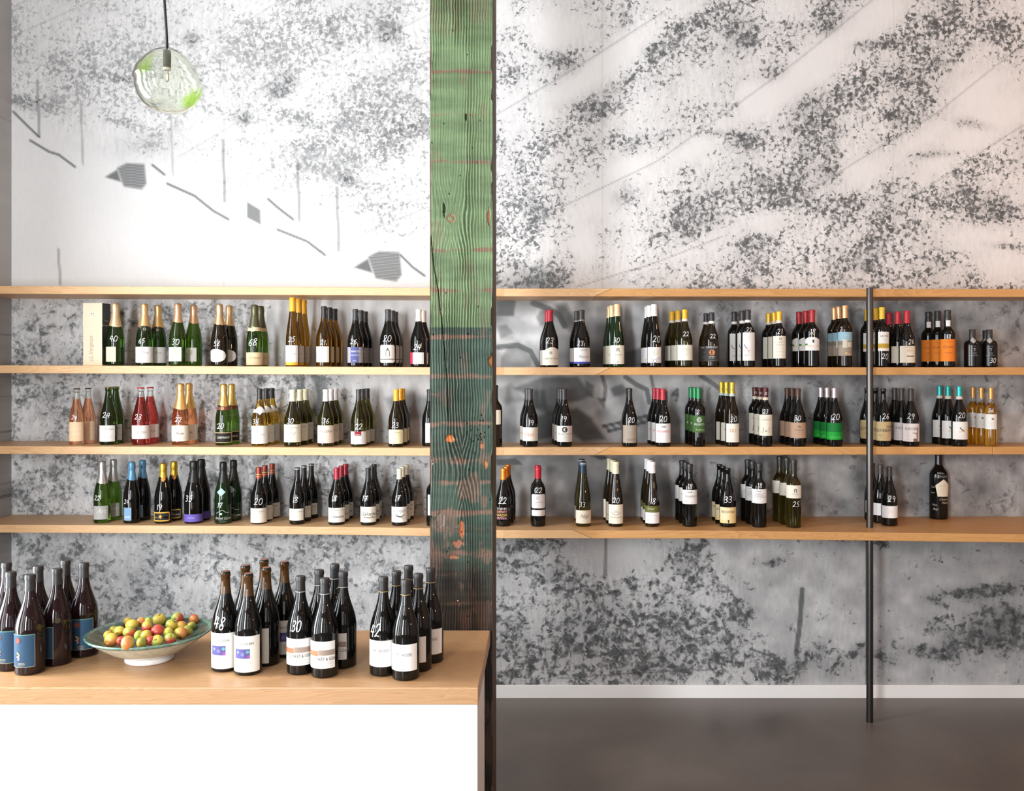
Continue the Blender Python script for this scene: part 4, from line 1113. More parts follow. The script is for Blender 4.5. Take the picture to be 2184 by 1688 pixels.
group(4, 'dark bottle marked 17 with drawn bird label and cream capsule', 'burgundy', 'black', ('foil', (.68, .63, .48), 0, 1024), [852, 859, 867], 1000, 33, ((.81, .79, .74), -1, 1, 1082, 1115), ('17', 849, 1064, 12), [('text', 'IFLOQUET', (.25, .25, .25), .05, 1091, 5), ('stroke', INK, 1.5, [(-10, 1098), (-4, 1102), (4, 1102), (10, 1098)], .1), ('stroke', INK, .8, [(-12, 1101), (0, 1104), (8, 1107)], .1)])
group(4, 'dark bottle mostly hidden by the left edge of the column, lowest shelf', 'bordeaux', 'black', ('foil', BLKFOIL, 0, 1024), [925], 999, 31, (WHITE, -.80, 1, 1056, 1100), None)

# ---- upper row, right of the column
group(2, 'dark bottle marked 23 with arched cream label and red capsule', 'burgundy', 'black', ('foil', (.45, .02, .04), .1, 685), [1173, 1168.5], 661.5, 36, ((.80, .76, .66), -.92, 1, 741, 779, 'arch'), ('23', 1173, 727, 12), [('disc', GREY, .1, 753, 3, 1), ('text', 'Cotes du Rhone', (.3, .26, .2), .15, 765, 4.2), fine(.1, 770, 775, 3, 22)])
group(2, 'dark bottle marked 23 with blue footed white label', 'burgundy', 'black', ('foil', GREYFOIL, 0, 684), [1240.7, 1230.6], 661.7, 35, ((.82, .80, .80), -.95, 1, 742, 776), ('23', 1238, 732, 10), [('band', (.06, .07, .42), -.95, 1, 772, 776), ('ring', (.6, .6, .6), 682, 683.5), ('text', 'SOLEIL', GREY, .3, 747, 4), ('text', 'Autour', GREY, .3, 761, 7, .35)])
group(2, 'tall dark green bottle marked 30 with pale gold capsule', 'hock', 'darkgreen', ('foil', (.80, .60, .34), .2, 674), [1316.3, 1305.8, 1300.7], 649.5, 30, ((.80, .77, .64), -.97, 1, 737, 777), ('30', 1315, 726, 10), [('stroke', INK, .8, [(-4, 751), (0, 742), (4, 751)], .1), ('stroke', INK, .8, [(-3, 743), (0, 749), (3, 743)], .1), ('text', 'TRAMIN', GREY, .1, 757, 4), fine(.1, 761, 767, 3, 12), ('disc', GREY, .1, 772, 2.2, 1.4)])
group(2, 'tall dark bottle marked 20 with white capsule and swirled label', 'hock', 'black', ('foil', (.82, .82, .83), 0, 674), [1395, 1385.4, 1381], 650, 30, ((.82, .81, .81), -.90, 1, 741, 774), ('20', 1401, 723, 13), [('disc', (.72, .66, .5), .25, 752, 6, 0), ('disc', GREY, .5, 768, 4, 3.2), ('disc', GREY, .1, 770, 4, 3.2), ('disc', GREY, -.3, 769, 4, 3.2), ('disc', GREY, .7, 764, 3, 2.3)])
group(2, 'olive bottle marked 22 with yellow capsule and ivory label', 'burgundy', 'olive', ('foil', (.88, .50, .02), 0, 680), [1460.6, 1446, 1433], 661, 33, ((.80, .78, .66), -.95, 1, 736, 769), ('22', 1464, 713, 10), [('ring', (.75, .72, .66), 680, 685), ('text', 'Fiano', (.5, .55, .4), .2, 745, 5, .3), fine(.2, 750, 758, 4, 12)])
group(2, 'dark bottle marked 22 with black label and orange sun', 'burgundy', 'brownblack', ('foil', (.02, .022, .03), 0, 684), [1518, 1506], 667, 32, ((.045, .042, .040), -1, 1, 738, 771), ('22', 1521, 717, 9), [('ring', (.75, .75, .73), 684.5, 690), ('text', 'CANEGGIO', (.7, .7, .68), .05, 741, 4), ('disc', (.75, .27, .10), .05, 752, 6.2, 0), ('disc', (.2, .08, .05), .05, 752, 4.6, 3.9), ('disc', (.25, .1, .06), .05, 752, 1.6, 0), ('text', 'Langhe', (.7, .7, .68), .05, 761, 3.5), fine(.05, 765, 769, 2, 22, (.5, .5, .48))])
group(2, 'dark bottle marked 22 with tall white label and blue brushstroke', 'bordeaux', 'black', ('foil', (.03, .03, .032), 0, 682), [1595, 1583, 1566], 661.5, 30, ((.80, .78, .74), -.74, .97, 709.5, 769.5), ('22', 1598, 703, 9), [('ring', (.78, .76, .72), 682, 688), fine(.1, 713, 714, 1, 20), fine(.1, 718, 724, 3, 12), ('stroke', (.07, .07, .25), 1.4, [(-9, 734), (-7, 740), (-2, 744)], .1), ('text', 'Dolcetto', (.85, .45, .35), .1, 748, 3.6), ('stroke', (.25, .25, .3), .8, [(0, 746), (0, 753)], .1), ('stroke', (.25, .25, .3), .6, [(2, 757), (-6, 757.5), (-8, 759), (0, 760)], .1)])
group(2, 'dark bottle marked 21 with crested cream label and gold capsule', 'bordeaux', 'black', ('foil', (.82, .52, .06), .3, 683), [1661.6, 1651, 1639], 665, 29, ((.78, .74, .62), -.88, 1, 717, 765), ('21', 1665, 707, 11), [('ring', (.72, .68, .56), 683, 689), ('disc', (.25, .24, .2), .2, 723, 3, 1.6), ('stroke', (.25, .24, .2), 1.0, [(-4, 729), (0, 731), (4, 729)], .2), ('text', 'CHIANTI', GREY, .15, 736, 3), fine(.15, 743, 758, 3, 20)])
group(2, 'dark bottle marked 18 with red capsule and arched white label', 'bordeaux', 'black', ('foil', (.40, .02, .03), .15, 687), [1732, 1718.4, 1704], 661.5, 31, ((.80, .78, .74), -1, 1, 719, 748, 'arch'), ('18', 1735, 708, 12), [('band', (.05, .05, .05), .05, .30, 725, 731), ('band', (.08, .30, .05), -.97, -.6, 733, 737), ('text', 'Piano di Gallo', (.75, .30, .20), .25, 738, 3.6), fine(.2, 742, 745, 2, 12)])
group(2, 'dark bottle with copper capsule and sky blue village label', 'bordeaux', 'brownblack', ('foil', (.78, .47, .25), .6, 678), [1802, 1789, 1779], 652, 31, ((.34, .27, .21), -.95, 1, 708.5, 759), ('2', 1794, 702, 10),
      [('band', (.30, .48, .56), -.95, 1, 708.5, 727), ('band', (.62, .55, .45), -.30, .30, 724, 742), ('band', (.66, .60, .5), .35, .9, 730, 741), ('band', (.20, .19, .14), -.95, -.3, 728, 736), ('text', 'VINO', (.55, .66, .72), .3, 716, 3.5), ('disc', (.7, .45, .2), .2, 754, 2.5, 0), ('disc', (.7, .42, .2), .6, 756, 2.5, 0)])
group(2, 'dark bottle marked 20 below its label, with yellow screwcap', 'bordeaux', 'black', ('foil', (.80, .52, .03), 0, 680.5), [1881, 1868, 1849], 656, 30, ((.80, .78, .73), -.55, 1, 708, 749), ('20', 1888, 761, 12), [('band', (.55, .36, .05), -.55, 1, 733, 743), ('text', 'LA VAL', INK, .4, 717, 4.5), fine(.4, 722, 727, 3, 10), ('text', 'BIANCO', (.4, .26, .03), .4, 738, 4.5)])
group(2, 'dark bottle marked 26 with cream label dated 2011', 'burgundy', 'black', ('foil', (.55, .02, .04), .1, 689), [1934, 1915, 1896], 663.5, 36, ((.78, .70, .56), -.82, 1, 738, 774), ('26', 1944, 729, 11), [('text', 'ROUGE', GREY, .2, 741, 3), ('text', '2011', (.62, .34, .2), .4, 748, 5.5), ('band', INK, .0, .85, 759, 761), fine(.3, 769, 771, 1, 22)])
group(2, 'black port bottle marked 18 with bright orange label', 'port', 'black', ('foil', (.025, .025, .024), 0, 683), [2021, 1999.6, 1980], 662, 33, ((.78, .22, .02), -.95, 1, 723.6, 771), ('18', 2025, 718, 9), [('neck', (.75, .75, .73), -.45, .75, 683, 696, 'rect'), ('text', 'PORTO', (.60, .15, .02), .1, 730, 4), ('text', 'Quinta', (.35, .10, .03), .1, 740, 7, .3), ('text', 'TAWNY', (.40, .12, .03), .2, 753, 4), fine(.1, 762, 767, 2, 22, (.5, .16, .03))])
group(2, 'squat black stoppered bottle at the right end of the upper shelf', 'squat', 'black', ('stopper', (.03, .03, .03), 0, 722), [2110, 2073.6, 2102], 703.6, 37, None, ('30', 2118, 769, 11), [('neck', (.45, .45, .45), -.5, .6, 720, 733, 'shield'), ('text', 'T', (.6, .6, .62), .2, 747, 7), fine(.2, 752, 756, 3, 12, (.5, .5, .52)), fine(.1, 759, 760, 1, 30, (.6, .6, .62))], ys=[4.835, 4.815, 4.935], pos=[', marked 30', ', leftmost', ', rear one'])

# ---- middle row, right of the column
group(3, 'dark bottle half hidden by the right edge of the column', 'bordeaux', 'brownblack', ('foil', BLKFOIL, 0, 850), [1055.5], 822, 32, (CREAM, -.6, .78, 875, 906), None)
group(3, 'dark bottle marked 19 with red lettered label and grey capsule', 'burgundy', 'black', ('foil', GREYFOIL, .1, 853), [1130.6, 1124.7], 830, 33, ((.80, .76, .66), -.95, 1, 912, 941.5), ('19', 1134, 902, 11), [('text', 'TUILLE', (.75, .30, .2), -.25, 928, 6), ('lines', (.75, .32, .2), .72, 916, 938, 9, 7)], pos=[', the front one', ', the rear one'])
group(3, 'dark bottle marked 19 with white label and ink roundel', 'burgundy', 'black', ('foil', GREYFOIL, .1, 853), [1203.7, 1197.5, 1193], 830, 33, ((.80, .78, .74), -.96, 1, 909, 943), ('19', 1204, 894, 12), [('disc', INK, .05, 917, 6, 3.4), ('disc', INK, .2, 917, 2.4, 0), ('text', 'Mas des Chimeres', GREY, .1, 926, 3.6, .2), fine(.2, 931, 939, 4, 18)])
group(3, 'dark bottle marked 20 with taupe label standing alone', 'burgundy', 'black', ('foil', BLKFOIL, .1, 850), [1343, 1341], 829, 32, ((.36, .30, .24), -.88, .90, 907.5, 945.5), ('20', 1347, 896, 11), [('disc', (.5, .44, .36), .1, 915, 3.5, 2.8), fine(.1, 924, 928, 2, 16, (.25, .2, .15)), ('band', (.28, .23, .18), -.4, .88, 936, 941)], pos=[', the front one', ', the rear one'])
group(3, 'dark bottle marked 20 with red title and red capsule', 'burgundy', 'black', ('foil', (.45, .03, .05), .1, 854), [1413.8, 1403.7, 1396], 830, 33, ((.80, .78, .77), -.93, 1, 904, 945), ('20', 1415, 894, 12), [('stroke', INK, .9, [(-5, 913), (-2, 909), (0, 913), (3, 909), (5, 913)], .1), ('text', 'FREDERICO', (.65, .12, .12), .1, 921, 4.5), fine(-.1, 926, 931, 2, 10), fine(.1, 936, 941, 2, 20)])
group(3, 'dark bottle with green wrap label and green capsule', 'bordeaux', 'black', ('foil', (.02, .20, .07), .4, 851), [1490, 1482, 1474], 828, 28, ((.055, .13, .035), -.95, 1, 887, 923), ('2', 1489, 879, 9), [('disc', (.75, .75, .72), .1, 896, 5.5, 4.4), ('disc', (.75, .75, .72), .1, 896, 3, 2), ('text', 'PIGATO', (.75, .75, .72), .15, 906, 5), ('text', 'il carreto', (.6, .65, .5), .25, 917, 4)])
group(3, 'dark bottle marked 20 with tall gold capsule and crested label', 'burgundy', 'brownblack', ('foil', (.68, .50, .06), .5, 840.5), [1561.5, 1549.5, 1539], 816, 29.5, ((.80, .76, .66), -.85, 1, 904, 944), ('20', 1565, 895, 11), [('ring', (.50, .62, .62), 840.5, 846), ('disc', (.6, .15, .1), -.1, 919, 3.6, 2.6), ('disc', (.65, .55, .25), .3, 919, 4, 2.6), fine(.1, 937, 939, 1, 14), ('text', 'S', (.15, .1, .02), .05, 833, 6)])
group(3, 'dark bottle marked 23 with maroon capsule and cream label', 'bordeaux', 'black', ('foil', (.085, .012, .015), .1, 848), [1632.7, 1620.7, 1610], 828, 28.5, ((.80, .75, .62), -.95, 1, 885, 930), ('23', 1633, 878, 9), [('ring', (.66, .62, .5), 848, 854), ('disc', (.72, .70, .66), .2, 840, 2.6, 1.7), fine(.1, 891, 892, 1, 12), ('text', 'CHIANTI', GREY, .1, 896, 4), ('stroke', (.2, .2, .18), 1.2, [(-8, 924), (-6, 916), (-7, 912)], .1), ('stroke', (.2, .2, .18), 1.2, [(7, 924), (6, 916), (8, 911)], .1), ('disc', (.2, .2, .18), .1, 920, 2, 1)])
group(3, 'dark bottle marked 30 with tan label and brown capsule', 'burgundy', 'black', ('foil', (.075, .030, .022), .1, 847), [1702, 1689.6, 1679], 829.6, 34, ((.46, .30, .21), -1, 1, 902, 935), ('30', 1701, 892, 11), [('stroke', (.12, .07, .05), 1.2, [(-3, 911), (0, 909), (3, 912), (-1, 913)], .15), ('text', 'LA PORTA', (.2, .12, .08), .1, 918, 3), fine(.15, 923, 928, 2, 8, (.2, .12, .08))])
group(3, 'dark bottle marked 20 with bright green label and silver capsule', 'burgundy', 'black', ('foil', (.58, .52, .56), .6, 849.5), [1779.7, 1764.3, 1750.6], 828, 35, ((.005, .17, .028), -.92, 1, 902.7, 938.5), ('20', 1783, 890, 13), [('band', (.008, .32, .030), -.92, 1, 922, 938.5), fine(.1, 919, 920, 1, 30, (.02, .06, .02)), ('text', 'vinho verde', (.2, .55, .2), .1, 933, 4)])
group(3, 'dark bottle marked 26 with kraft brown lettered label', 'burgundy', 'black', ('foil', (.012, .012, .012), .2, 836), [1884, 1867.5, 1849], 829.4, 33, ((.52, .39, .20), -.95, 1, 900, 941, 'round'), ('26', 1890, 889, 12), [('text', 'SAN', INK, .75, 911, 6), ('text', 'ESTEBAN', INK, .15, 919, 7.5), ('text', '2012', (.3, .22, .1), -.3, 929, 4), fine(.1, 933, 936, 2, 24, (.35, .26, .12))])
group(3, 'dark bottle marked 29 with pink white SUCCES label', 'burgundy', 'black', ('foil', (.04, .038, .037), 0, 856), [1942.8, 1923, 1908], 829.4, 36, ((.78, .70, .68), -.94, 1, 904, 942.5), ('29', 1943, 889, 12), [('text', 'SUCC\u00c9S', INK, .0, 915.5, 6, .15), ('stroke', (.22, .14, .10), 1.6, [(2, 924), (10, 925), (15, 926)], .1), ('stroke', (.22, .14, .10), 3.0, [(15, 912), (15, 920), (13, 928), (15, 936)], .1), ('band', (.22, .14, .10), .3, .78, 936, 942.5), fine(-.1, 930, 938, 2, 16)])
group(3, 'dark bottle marked 20 with turquoise capsule and bird label', 'burgundy', 'black', ('foil', (.03, .38, .36), .5, 845.5), [2046, 2022, 2004], 824.6, 36, ((.80, .78, .74), -.78, 1, 900, 938), ('20', 2052, 886, 12), [('ring', (.62, .56, .48), 846, 852.5), ('stroke', (.12, .09, .07), 2.2, [(-3, 912), (1, 917), (7, 920)], .25), ('stroke', (.75, .55, .35), 2.5, [(-6, 922), (2, 921), (9, 919)], .25), fine(.1, 930, 934, 2, 24)])
group(3, 'small golden dessert wine bottle marked 26 with copper capsule', 'bordeaux', 'gold', ('foil', (.60, .33, .10), .6, 851), [2113.5, 2093, 2075], 828, 26, ((.80, .78, .74), -1, 1, 884, 916), ('26', 2114, 876, 9), [('disc', (.25, .18, .12), .3, 894, 2.6, 0), fine(.2, 902, 911, 4, 18)])

# ---- lowest row, right of the column
group(4, 'dark bottle marked 22 with orange capsule beside the column', 'burgundy', 'black', ('foil', (.75, .22, .02), .5, 1025), [1073.7, 1079.6, 1083.6], 1000, 33, ((.02, .018, .018), -.95, 1, 1083, 1109.5), ('22', 1072, 1068, 13),
      [('text', 'V\u00b7W\u00b7M', (.80, .75, .72), -.25, 1086.5, 5.5), ('text', 'OMWV', (.85, .35, .25), -.25, 1093, 5.5), ('text', 'WAOM', (.85, .60, .08), -.25, 1100, 5.5), ('text', 'MVWA', (.80, .35, .45), -.25, 1106.5, 5.5), fine(.7, 1086, 1090, 3, 7, (.5, .5, .5))])
group(4, 'dark bottle marked 22 with red capsule and two white labels', 'bordeaux', 'black', ('foil', (.55, .015, .03), .2, 1023), [1148, 1146.8], 997.5, 31, ((.80, .79, .78), -.88, .90, 1055, 1085, 'round'), ('22', 1149, 1047, 11), [('label2', (.80, .79, .78), -.88, .90, 1088.5, 1101.5, 'round'), ('disc', GREY, -.05, 1063, 3.5, 2.6), ('text', 'CHATEAU', GREY, .15, 1072, 3.2), fine(0, 1076, 1080, 2, 14), ('stroke', GREY, .6, [(4, 1098), (9, 1095), (12, 1091)], .1)], pos=[', the front one', ', the rear one'])
group(4, 'tall dark bottle marked 33 with navy striped capsule', 'hock', 'olive', ('foil', (.02, .045, .075), .3, 1010.5), [1244, 1240.5], 986, 32, ((.80, .74, .62), -.97, 1, 1089.5, 1117.5), ('33', 1242, 1077, 10), [('ring', (.6, .62, .65), 989, 990.5), ('ring', (.6, .62, .65), 992.5, 993.5), ('text', 'Nigl', (.25, .24, .22), .1, 1102, 8, .35), fine(.1, 1112, 1113, 1, 10)], spacing=0.15)
group(4, 'tall dark bottle marked 20 with pale green capsule', 'hock', 'brownblack', ('foil', (.70, .68, .45), 0, 1012), [1313, 1307, 1301], 985.7, 31, ((.80, .75, .62), -.95, 1, 1077, 1118), ('20', 1314, 1068, 11), [('stroke', GREY, 1.2, [(-10, 1092), (-7, 1097), (0, 1099), (7, 1097), (10, 1092)], .05), ('stroke', GREY, .9, [(-6, 1093), (0, 1090), (6, 1093)], .05), ('stroke', GREY, .9, [(-6, 1096), (0, 1093), (6, 1096)], .05), ('text', 'LANDHAUS', (.3, .28, .24), .05, 1104.5, 4), fine(.05, 1110, 1113, 2, 14)])
group(4, 'tall dark bottle marked 18 with green topped white label', 'hock', 'brownblack', ('foil', (.82, .80, .82), 0, 1011), [1391, 1385.4, 1380.6], 985.7, 30, ((.82, .79, .79), -.95, 1, 1080, 1117.5), ('18', 1394, 1070, 12), [('band', (.13, .14, .035), -.95, 1, 1080, 1094), ('text', 'Gruner', (.6, .6, .45), -.2, 1086, 4, .2), ('stroke', GREY, .6, [(-12, 1116), (-9, 1104), (0, 1099), (9, 1101), (13, 1106)], .05)])
group(4, 'dark bottle marked 18 with FRAPPATO label', 'bordeaux', 'black', ('foil', (.022, .022, .022), 0, 1007), [1471, 1462.5, 1455], 990.4, 31, ((.82, .80, .77), -1, 1, 1046, 1076), ('18', 1473, 1038, 10), [('text', "TAMI'", INK, .0, 1051, 3.6), ('text', 'FRAPPATO', (.25, .25, .25), .3, 1060, 4.8), ('text', '2014', (.75, .5, .4), -.1, 1064, 3), fine(.2, 1072, 1074, 2, 12)])
group(4, 'dark bottle marked 33 with yellow NEROCAPITANO label', 'burgundy', 'black', ('foil', (.015, .014, .013), .3, 1003), [1552, 1542, 1534.6], 999, 35, ((.80, .62, .30), -.92, 1, 1083, 1117), ('33', 1553, 1066, 13), [('band', (.80, .68, .42), -.9, .25, 1083.5, 1110), ('text', 'NEROCAPITANO', (.10, .08, .05), .05, 1093, 5.2, 0, 32), fine(.1, 1106, 1107, 1, 8), ('disc', (.05, .04, .03), .1, 1112, 2, 0), ('stroke', (.05, .04, .03), 2, [(0, 1110), (0, 1116)], .1)])
group(4, "dark bottle marked 18 with NERO D'AVOLA label", 'bordeaux', 'black', ('foil', (.022, .022, .022), 0, 1006), [1619, 1605, 1594.6], 988.8, 31, ((.82, .81, .80), -1, 1, 1044, 1074.5), ('18', 1622, 1036, 10), [('text', "TAMI'", INK, -.1, 1049, 3.6), ('text', 'NERO', (.3, .3, .3), .05, 1055.5, 4.8), ('text', "D'AVOLA", (.3, .3, .3), .2, 1060.5, 4.8), ('text', '2013', (.4, .4, .4), -.05, 1065, 3), fine(.1, 1070, 1072, 2, 14)])
group(4, 'dark olive bottle marked 25 below a cream label', 'bordeaux', 'olive', ('foil', (.022, .022, .022), 0, 1005), [1692.6, 1678, 1662.8], 981.5, 32, ((.78, .74, .62), -1, 1, 1036, 1063.5), ('25', 1698, 1076, 11), [('stroke', INK, 1.6, [(-2, 1044), (-2, 1051)], .25), ('stroke', INK, 1.6, [(2, 1044), (2, 1051)], .25), ('stroke', INK, 1.4, [(-2.6, 1044), (2.6, 1044)], .25), ('text', 'KOLIBRI', GREY, .2, 1055, 3), fine(.2, 1059, 1060, 1, 14)])
group(4, 'dark bottle marked 29 with plain white label by the steel post', 'burgundy', 'black', ('foil', (.035, .033, .032), 0, 1018), [1896.8, 1878, 1860], 996, 35, ((.80, .78, .77), -.86, 1, 1080, 1106), ('29', 1902, 1065, 13), [fine(.15, 1089, 1094, 3, 16)], off_=0.185, spacing=0.088)
group(4, 'large black signed bottle with pentagon label alone on the lowest shelf', 'bordeaux', 'black', ('foil', (.015, .015, .016), .2, 975), [2002], 957, 43, ((.74, .68, .54), -.34, .99, 1023, 1060, 'penta'), None,
      [fine(.35, 1042, 1050, 3, 14), ('text', 'CASA DEI', GREY, .35, 1037, 2.8), ('text', 'Wine', (.40, .39, .36), .15, 1010, 5, .4), ('text', 'Company', (.40, .39, .36), .4, 1017, 4.5, .4), ('text', 'Cheers', (.55, .47, .32), .5, 1066, 5.5, .4), ('text', 'Henry', (.55, .47, .32), .65, 1073, 5.5, .4),
       ('text', 'Salut', (.28, .27, .25), -.55, 1040, 4.5, .4), ('text', 'Juan', (.28, .27, .25), -.6, 1052, 4.5, .4), ('text', 'Vino', (.50, .48, .45), -.45, 1078, 5, .4), ('text', 'Rey', (.50, .48, .45), -.35, 1087, 6, .4)], ys=[4.955], name='magnum_bottle')

# ---- bottles on the counter
def counter_group(desc, gl, cap, spots, Hh, R, label, num, extras, posn, rot=0.0, numi=0):
    first = None
    pts = []
    for px, yt in spots:
        Y = (0.915 - Hh) * F / (yt - CY); pts.append(np.array([wx(px, Y), Y]))
    for it in range(200):                     # keep neighbours from interpenetrating
        for a in range(len(pts)):
            for b in range(a):
                d = pts[a] - pts[b]; L_ = np.linalg.norm(d); need = 2 * R + 0.002
                if L_ < need:
                    d = d / L_ * (need - L_) * 0.5; d[0] *= 0.4; pts[a] = pts[a] + d; pts[b] = pts[b] - d
    for i, (px, yt) in enumerate(spots):
        X, Y = float(pts[i][0]), float(pts[i][1])
        if first is None:
            w_px = 2 * R * F / Y
            base_z = CTOP
            zc = lambda py: wz(py, Y - R) - base_z
            first = build_bottle('wine_bottle', 'burgundy', gl, Hh, R, cap, label, num, extras, zc, w_px, px, seg=48)
            o = first
        else: o = copy_thing(first)
        o.location = (X, Y, CTOP + 0.0004)
        o.rotation_euler = (0, 0, -math.atan2(X, Y) + (rot[i] if isinstance(rot, (list, tuple)) else rot))
        tag(o, desc + ' ' + posn[i], 'bottle', desc)
counter_group('dark burgundy bottle with blue picture label,', 'plum', ('foil', (.024, .022, .022), 0, 1267),
    [(64, 1226), (24, 1221), (14, 1201), (83, 1209), (120.5, 1213), (141, 1196.5), (178, 1200.5)], 0.293, 0.0425,
    ((.022, .065, .125), -1, .30, 1355, 1425), None,
    [('band', (.10, .24, .20), -1, .30, 1355, 1357), ('band', (.32, .30, .22), .27, .30, 1357, 1425), ('band', (.32, .30, .22), -1, .30, 1424, 1425), ('disc', (.22, .06, .04), -.75, 1368, 6, 0), ('stroke', (.75, .45, .12), 3, [(-4, 1394), (2, 1398), (0, 1404)], -.72), ('stroke', (.55, .25, .3), 3.5, [(-4, 1402), (2, 1406), (-1, 1410)], -.72), ('lines', (.7, .55, .25), -.55, 1416, 1421, 3, 18), ('disc', (.045, .035, .010), .55, 1342, 6, 0)],
    ['front one nearest the bowl', 'beside the front one at the left edge', 'rear one cut by the left edge', 'between the two leftmost front bottles', 'third of the front row', 'rearmost, behind the one by the bowl', 'right next to the bowl'], [0, 0, .05, 0, -.55, .1, .35])
counter_group('uncapsuled brown necked bottle with violet picture label,', 'black', ('cork', (.20, .085, .055), 0, 1275),
    [(481, 1219), (529.6, 1224), (524, 1206.5), (563.6, 1194), (568, 1211), (606.6, 1198.5)], 0.297, 0.0405,
    ((.84, .83, .76), -1, .80, 1352, 1428), ('48', 470, 1331, 25),
    [('text', 'HOLSTEIN', (.10, .10, .09), -.15, 1368, 5, 0, 30), ('band', (.11, .10, .30), -.88, .10, 1379, 1399), ('disc', (.45, .08, .40), .0, 1395, 3, 0), ('disc', (.15, .40, .45), -.05, 1385, 3.5, 0), ('disc', (.2, .2, .5), -.4, 1390, 4, 0), ('disc', (.25, .30, .5), -.7, 1386, 3, 0), fine(-.1, 1407, 1409, 2, 22), ('text', 'Pinot', (.6, .55, .5), -.2, 1413, 5, .4)],
    ['marked 48', 'in front of the group', 'behind the front one', 'rearmost on the left', 'right of the front one', 'standing furthest right'], [-.1, 0, 0, .1, -.75, .30])
counter_group('dark burgundy bottle with grey and copper GOAT label,', 'black', ('foil', (.022, .021, .021), 0, 1267),
    [(641, 1229.5), (692.7, 1234), (681, 1216.5), (714, 1204), (732, 1220.5)], 0.288, 0.0405,
    ((.84, .83, .79), -1, .72, 1364, 1421), ('30', 631, 1337, 22),
    [('band', (.34, .27, .22), -.42, .70, 1382, 1393.5), ('band', (.55, .17, .09), -1, -.48, 1384, 1395), ('band', (.45, .30, .22), -.50, -.42, 1382, 1395), ('text', 'A DONKEY & GOAT', (.07, .065, .06), -.12, 1401, 7.5, 0, 62), ('lines', GREY, .1, 1408, 1411, 2, 30), ('lines', GREY, .25, 1416, 1417, 1, 26), ('ring', (.45, .44, .42), 1267.5, 1269)],
    ['marked 30', 'in front of the group', 'behind the one marked 30', 'rearmost of the group', 'right hand side'], [0, 0, .1, .2, -.55])
counter_group('dark burgundy bottle with plain white ROSS label,', 'black', ('foil', (.024, .021, .020), 0, 1268),
    [(818, 1231), (865, 1237), (846, 1219), (872, 1207.5), (892, 1224.5), (918, 1212.5)], 0.289, 0.0405,
    ((.84, .83, .80), -1, .86, 1368, 1424), ('42', 803, 1347, 26),
    [('text', 'M. ROSS', (.20, .19, .18), -.05, 1390, 6.5, 0, 34), fine(.05, 1404, 1406, 2, 18, (.66, .64, .6)), ('ring', (.42, .30, .12), 1267.5, 1269)],
    ['marked 42', 'front and centre', 'behind the one marked 42', 'rearmost of the group', 'to the right of the front one', 'against the green column'], [-.12, -.10, 0, 0, -.45, -.02])

# ------------------------------------------------------------------ gift box on the upper shelf
M_BOXC = plain('gift_box_cream', (0.80, 0.62, 0.45), 0.5); M_BOXD = plain('gift_box_black', (0.022, 0.022, 0.018), 0.35); M_BGOLD = plain('gift_box_gold', (0.80, 0.60, 0.34), 0.4, 0.3)
by = 4.762; bx0, bx1 = wx(177, by), wx(218, by); bdep = 0.090
bz = shelf_z(2, bx0) + 0.0004; bh = wz(646.5, by) - bz
gb = empty('gift_box', ((bx0 + bx1) / 2, by + bdep / 2, bz)); tag(gb, 'tall cream and black champagne gift box on the upper shelf', 'box')
hw, hd = (bx1 - bx0) / 2, bdep / 2
def box_part(nm, z0, z1, grow):
    mb = MB().box(-hw - grow, hw + grow, -hd - grow, hd + grow, z0, z1)
    m = mb.mesh(nm, [M_BOXC, M_BOXD])
    for p in m.polygons:
        p.material_index = 1 if abs(p.normal.x) > .9 else 0
    return obj(nm, m, gb)
seam = wz(694, by) - bz
bo = box_part('box_body', 0, seam - 0.001, -0.0008); li = box_part('box_lid', seam - 0.0005, bh, 0)
obj('gold_edging', MB().box(-hw - .0012, hw + .0012, -hd - .0012, hd + .0012, seam - .002, seam + .0015).box(-hw - .0004, hw + .0004, -hd - .0004, hd, 0.0006, 0.005).mesh('gold_edging', M_BGOLD), gb)
def flat_text(s, size, shear, loc, rot, mat, parent):
    v, f = text2d(s, size, shear)
    o = obj('lettering', mesh('lettering', [(x, y, 0) for x, y in v], f, mat), parent); o.location = loc; o.rotation_euler = rot
    return o
M_BTXT = plain('gift_box_script', (0.42, 0.30, 0.20), 0.5); M_BTXT2 = plain('gift_box_pale', (0.90, 0.78, 0.62), 0.5)
V0 = math.pi / 2
flat_text('J.L.Vergnon', 0.028, 0.35, (-0.008, -hd - .0006, 0.085), (V0, -V0, 0), M_BTXT, bo)
flat_text('CHAMPAGNE', 0.018, 0, (0.024, -hd - .0006, 0.08), (V0, -V0, 0), M_BTXT2, bo)
flat_text('Vergnon', 0.014, 0.35, (hw + .0006, 0, seam + 0.025), (V0, 0, V0), M_BGOLD, li)
em = [(disc2d(0.010, 5, 0.004)), disc2d(0.007, 6, 0, 0.008, 0.008), disc2d(0.006, 6, 0, -0.008, 0.006), disc2d(0.006, 6, 0, 0.006, -0.010), disc2d(0.006, 6, 0, -0.006, -0.010)]
v, f = merge2d(*em)
o = obj('emblem', mesh('emblem', [(x, -hd - .0008, z + seam + 0.055) for x, z in v], f, M_BTXT2), li)

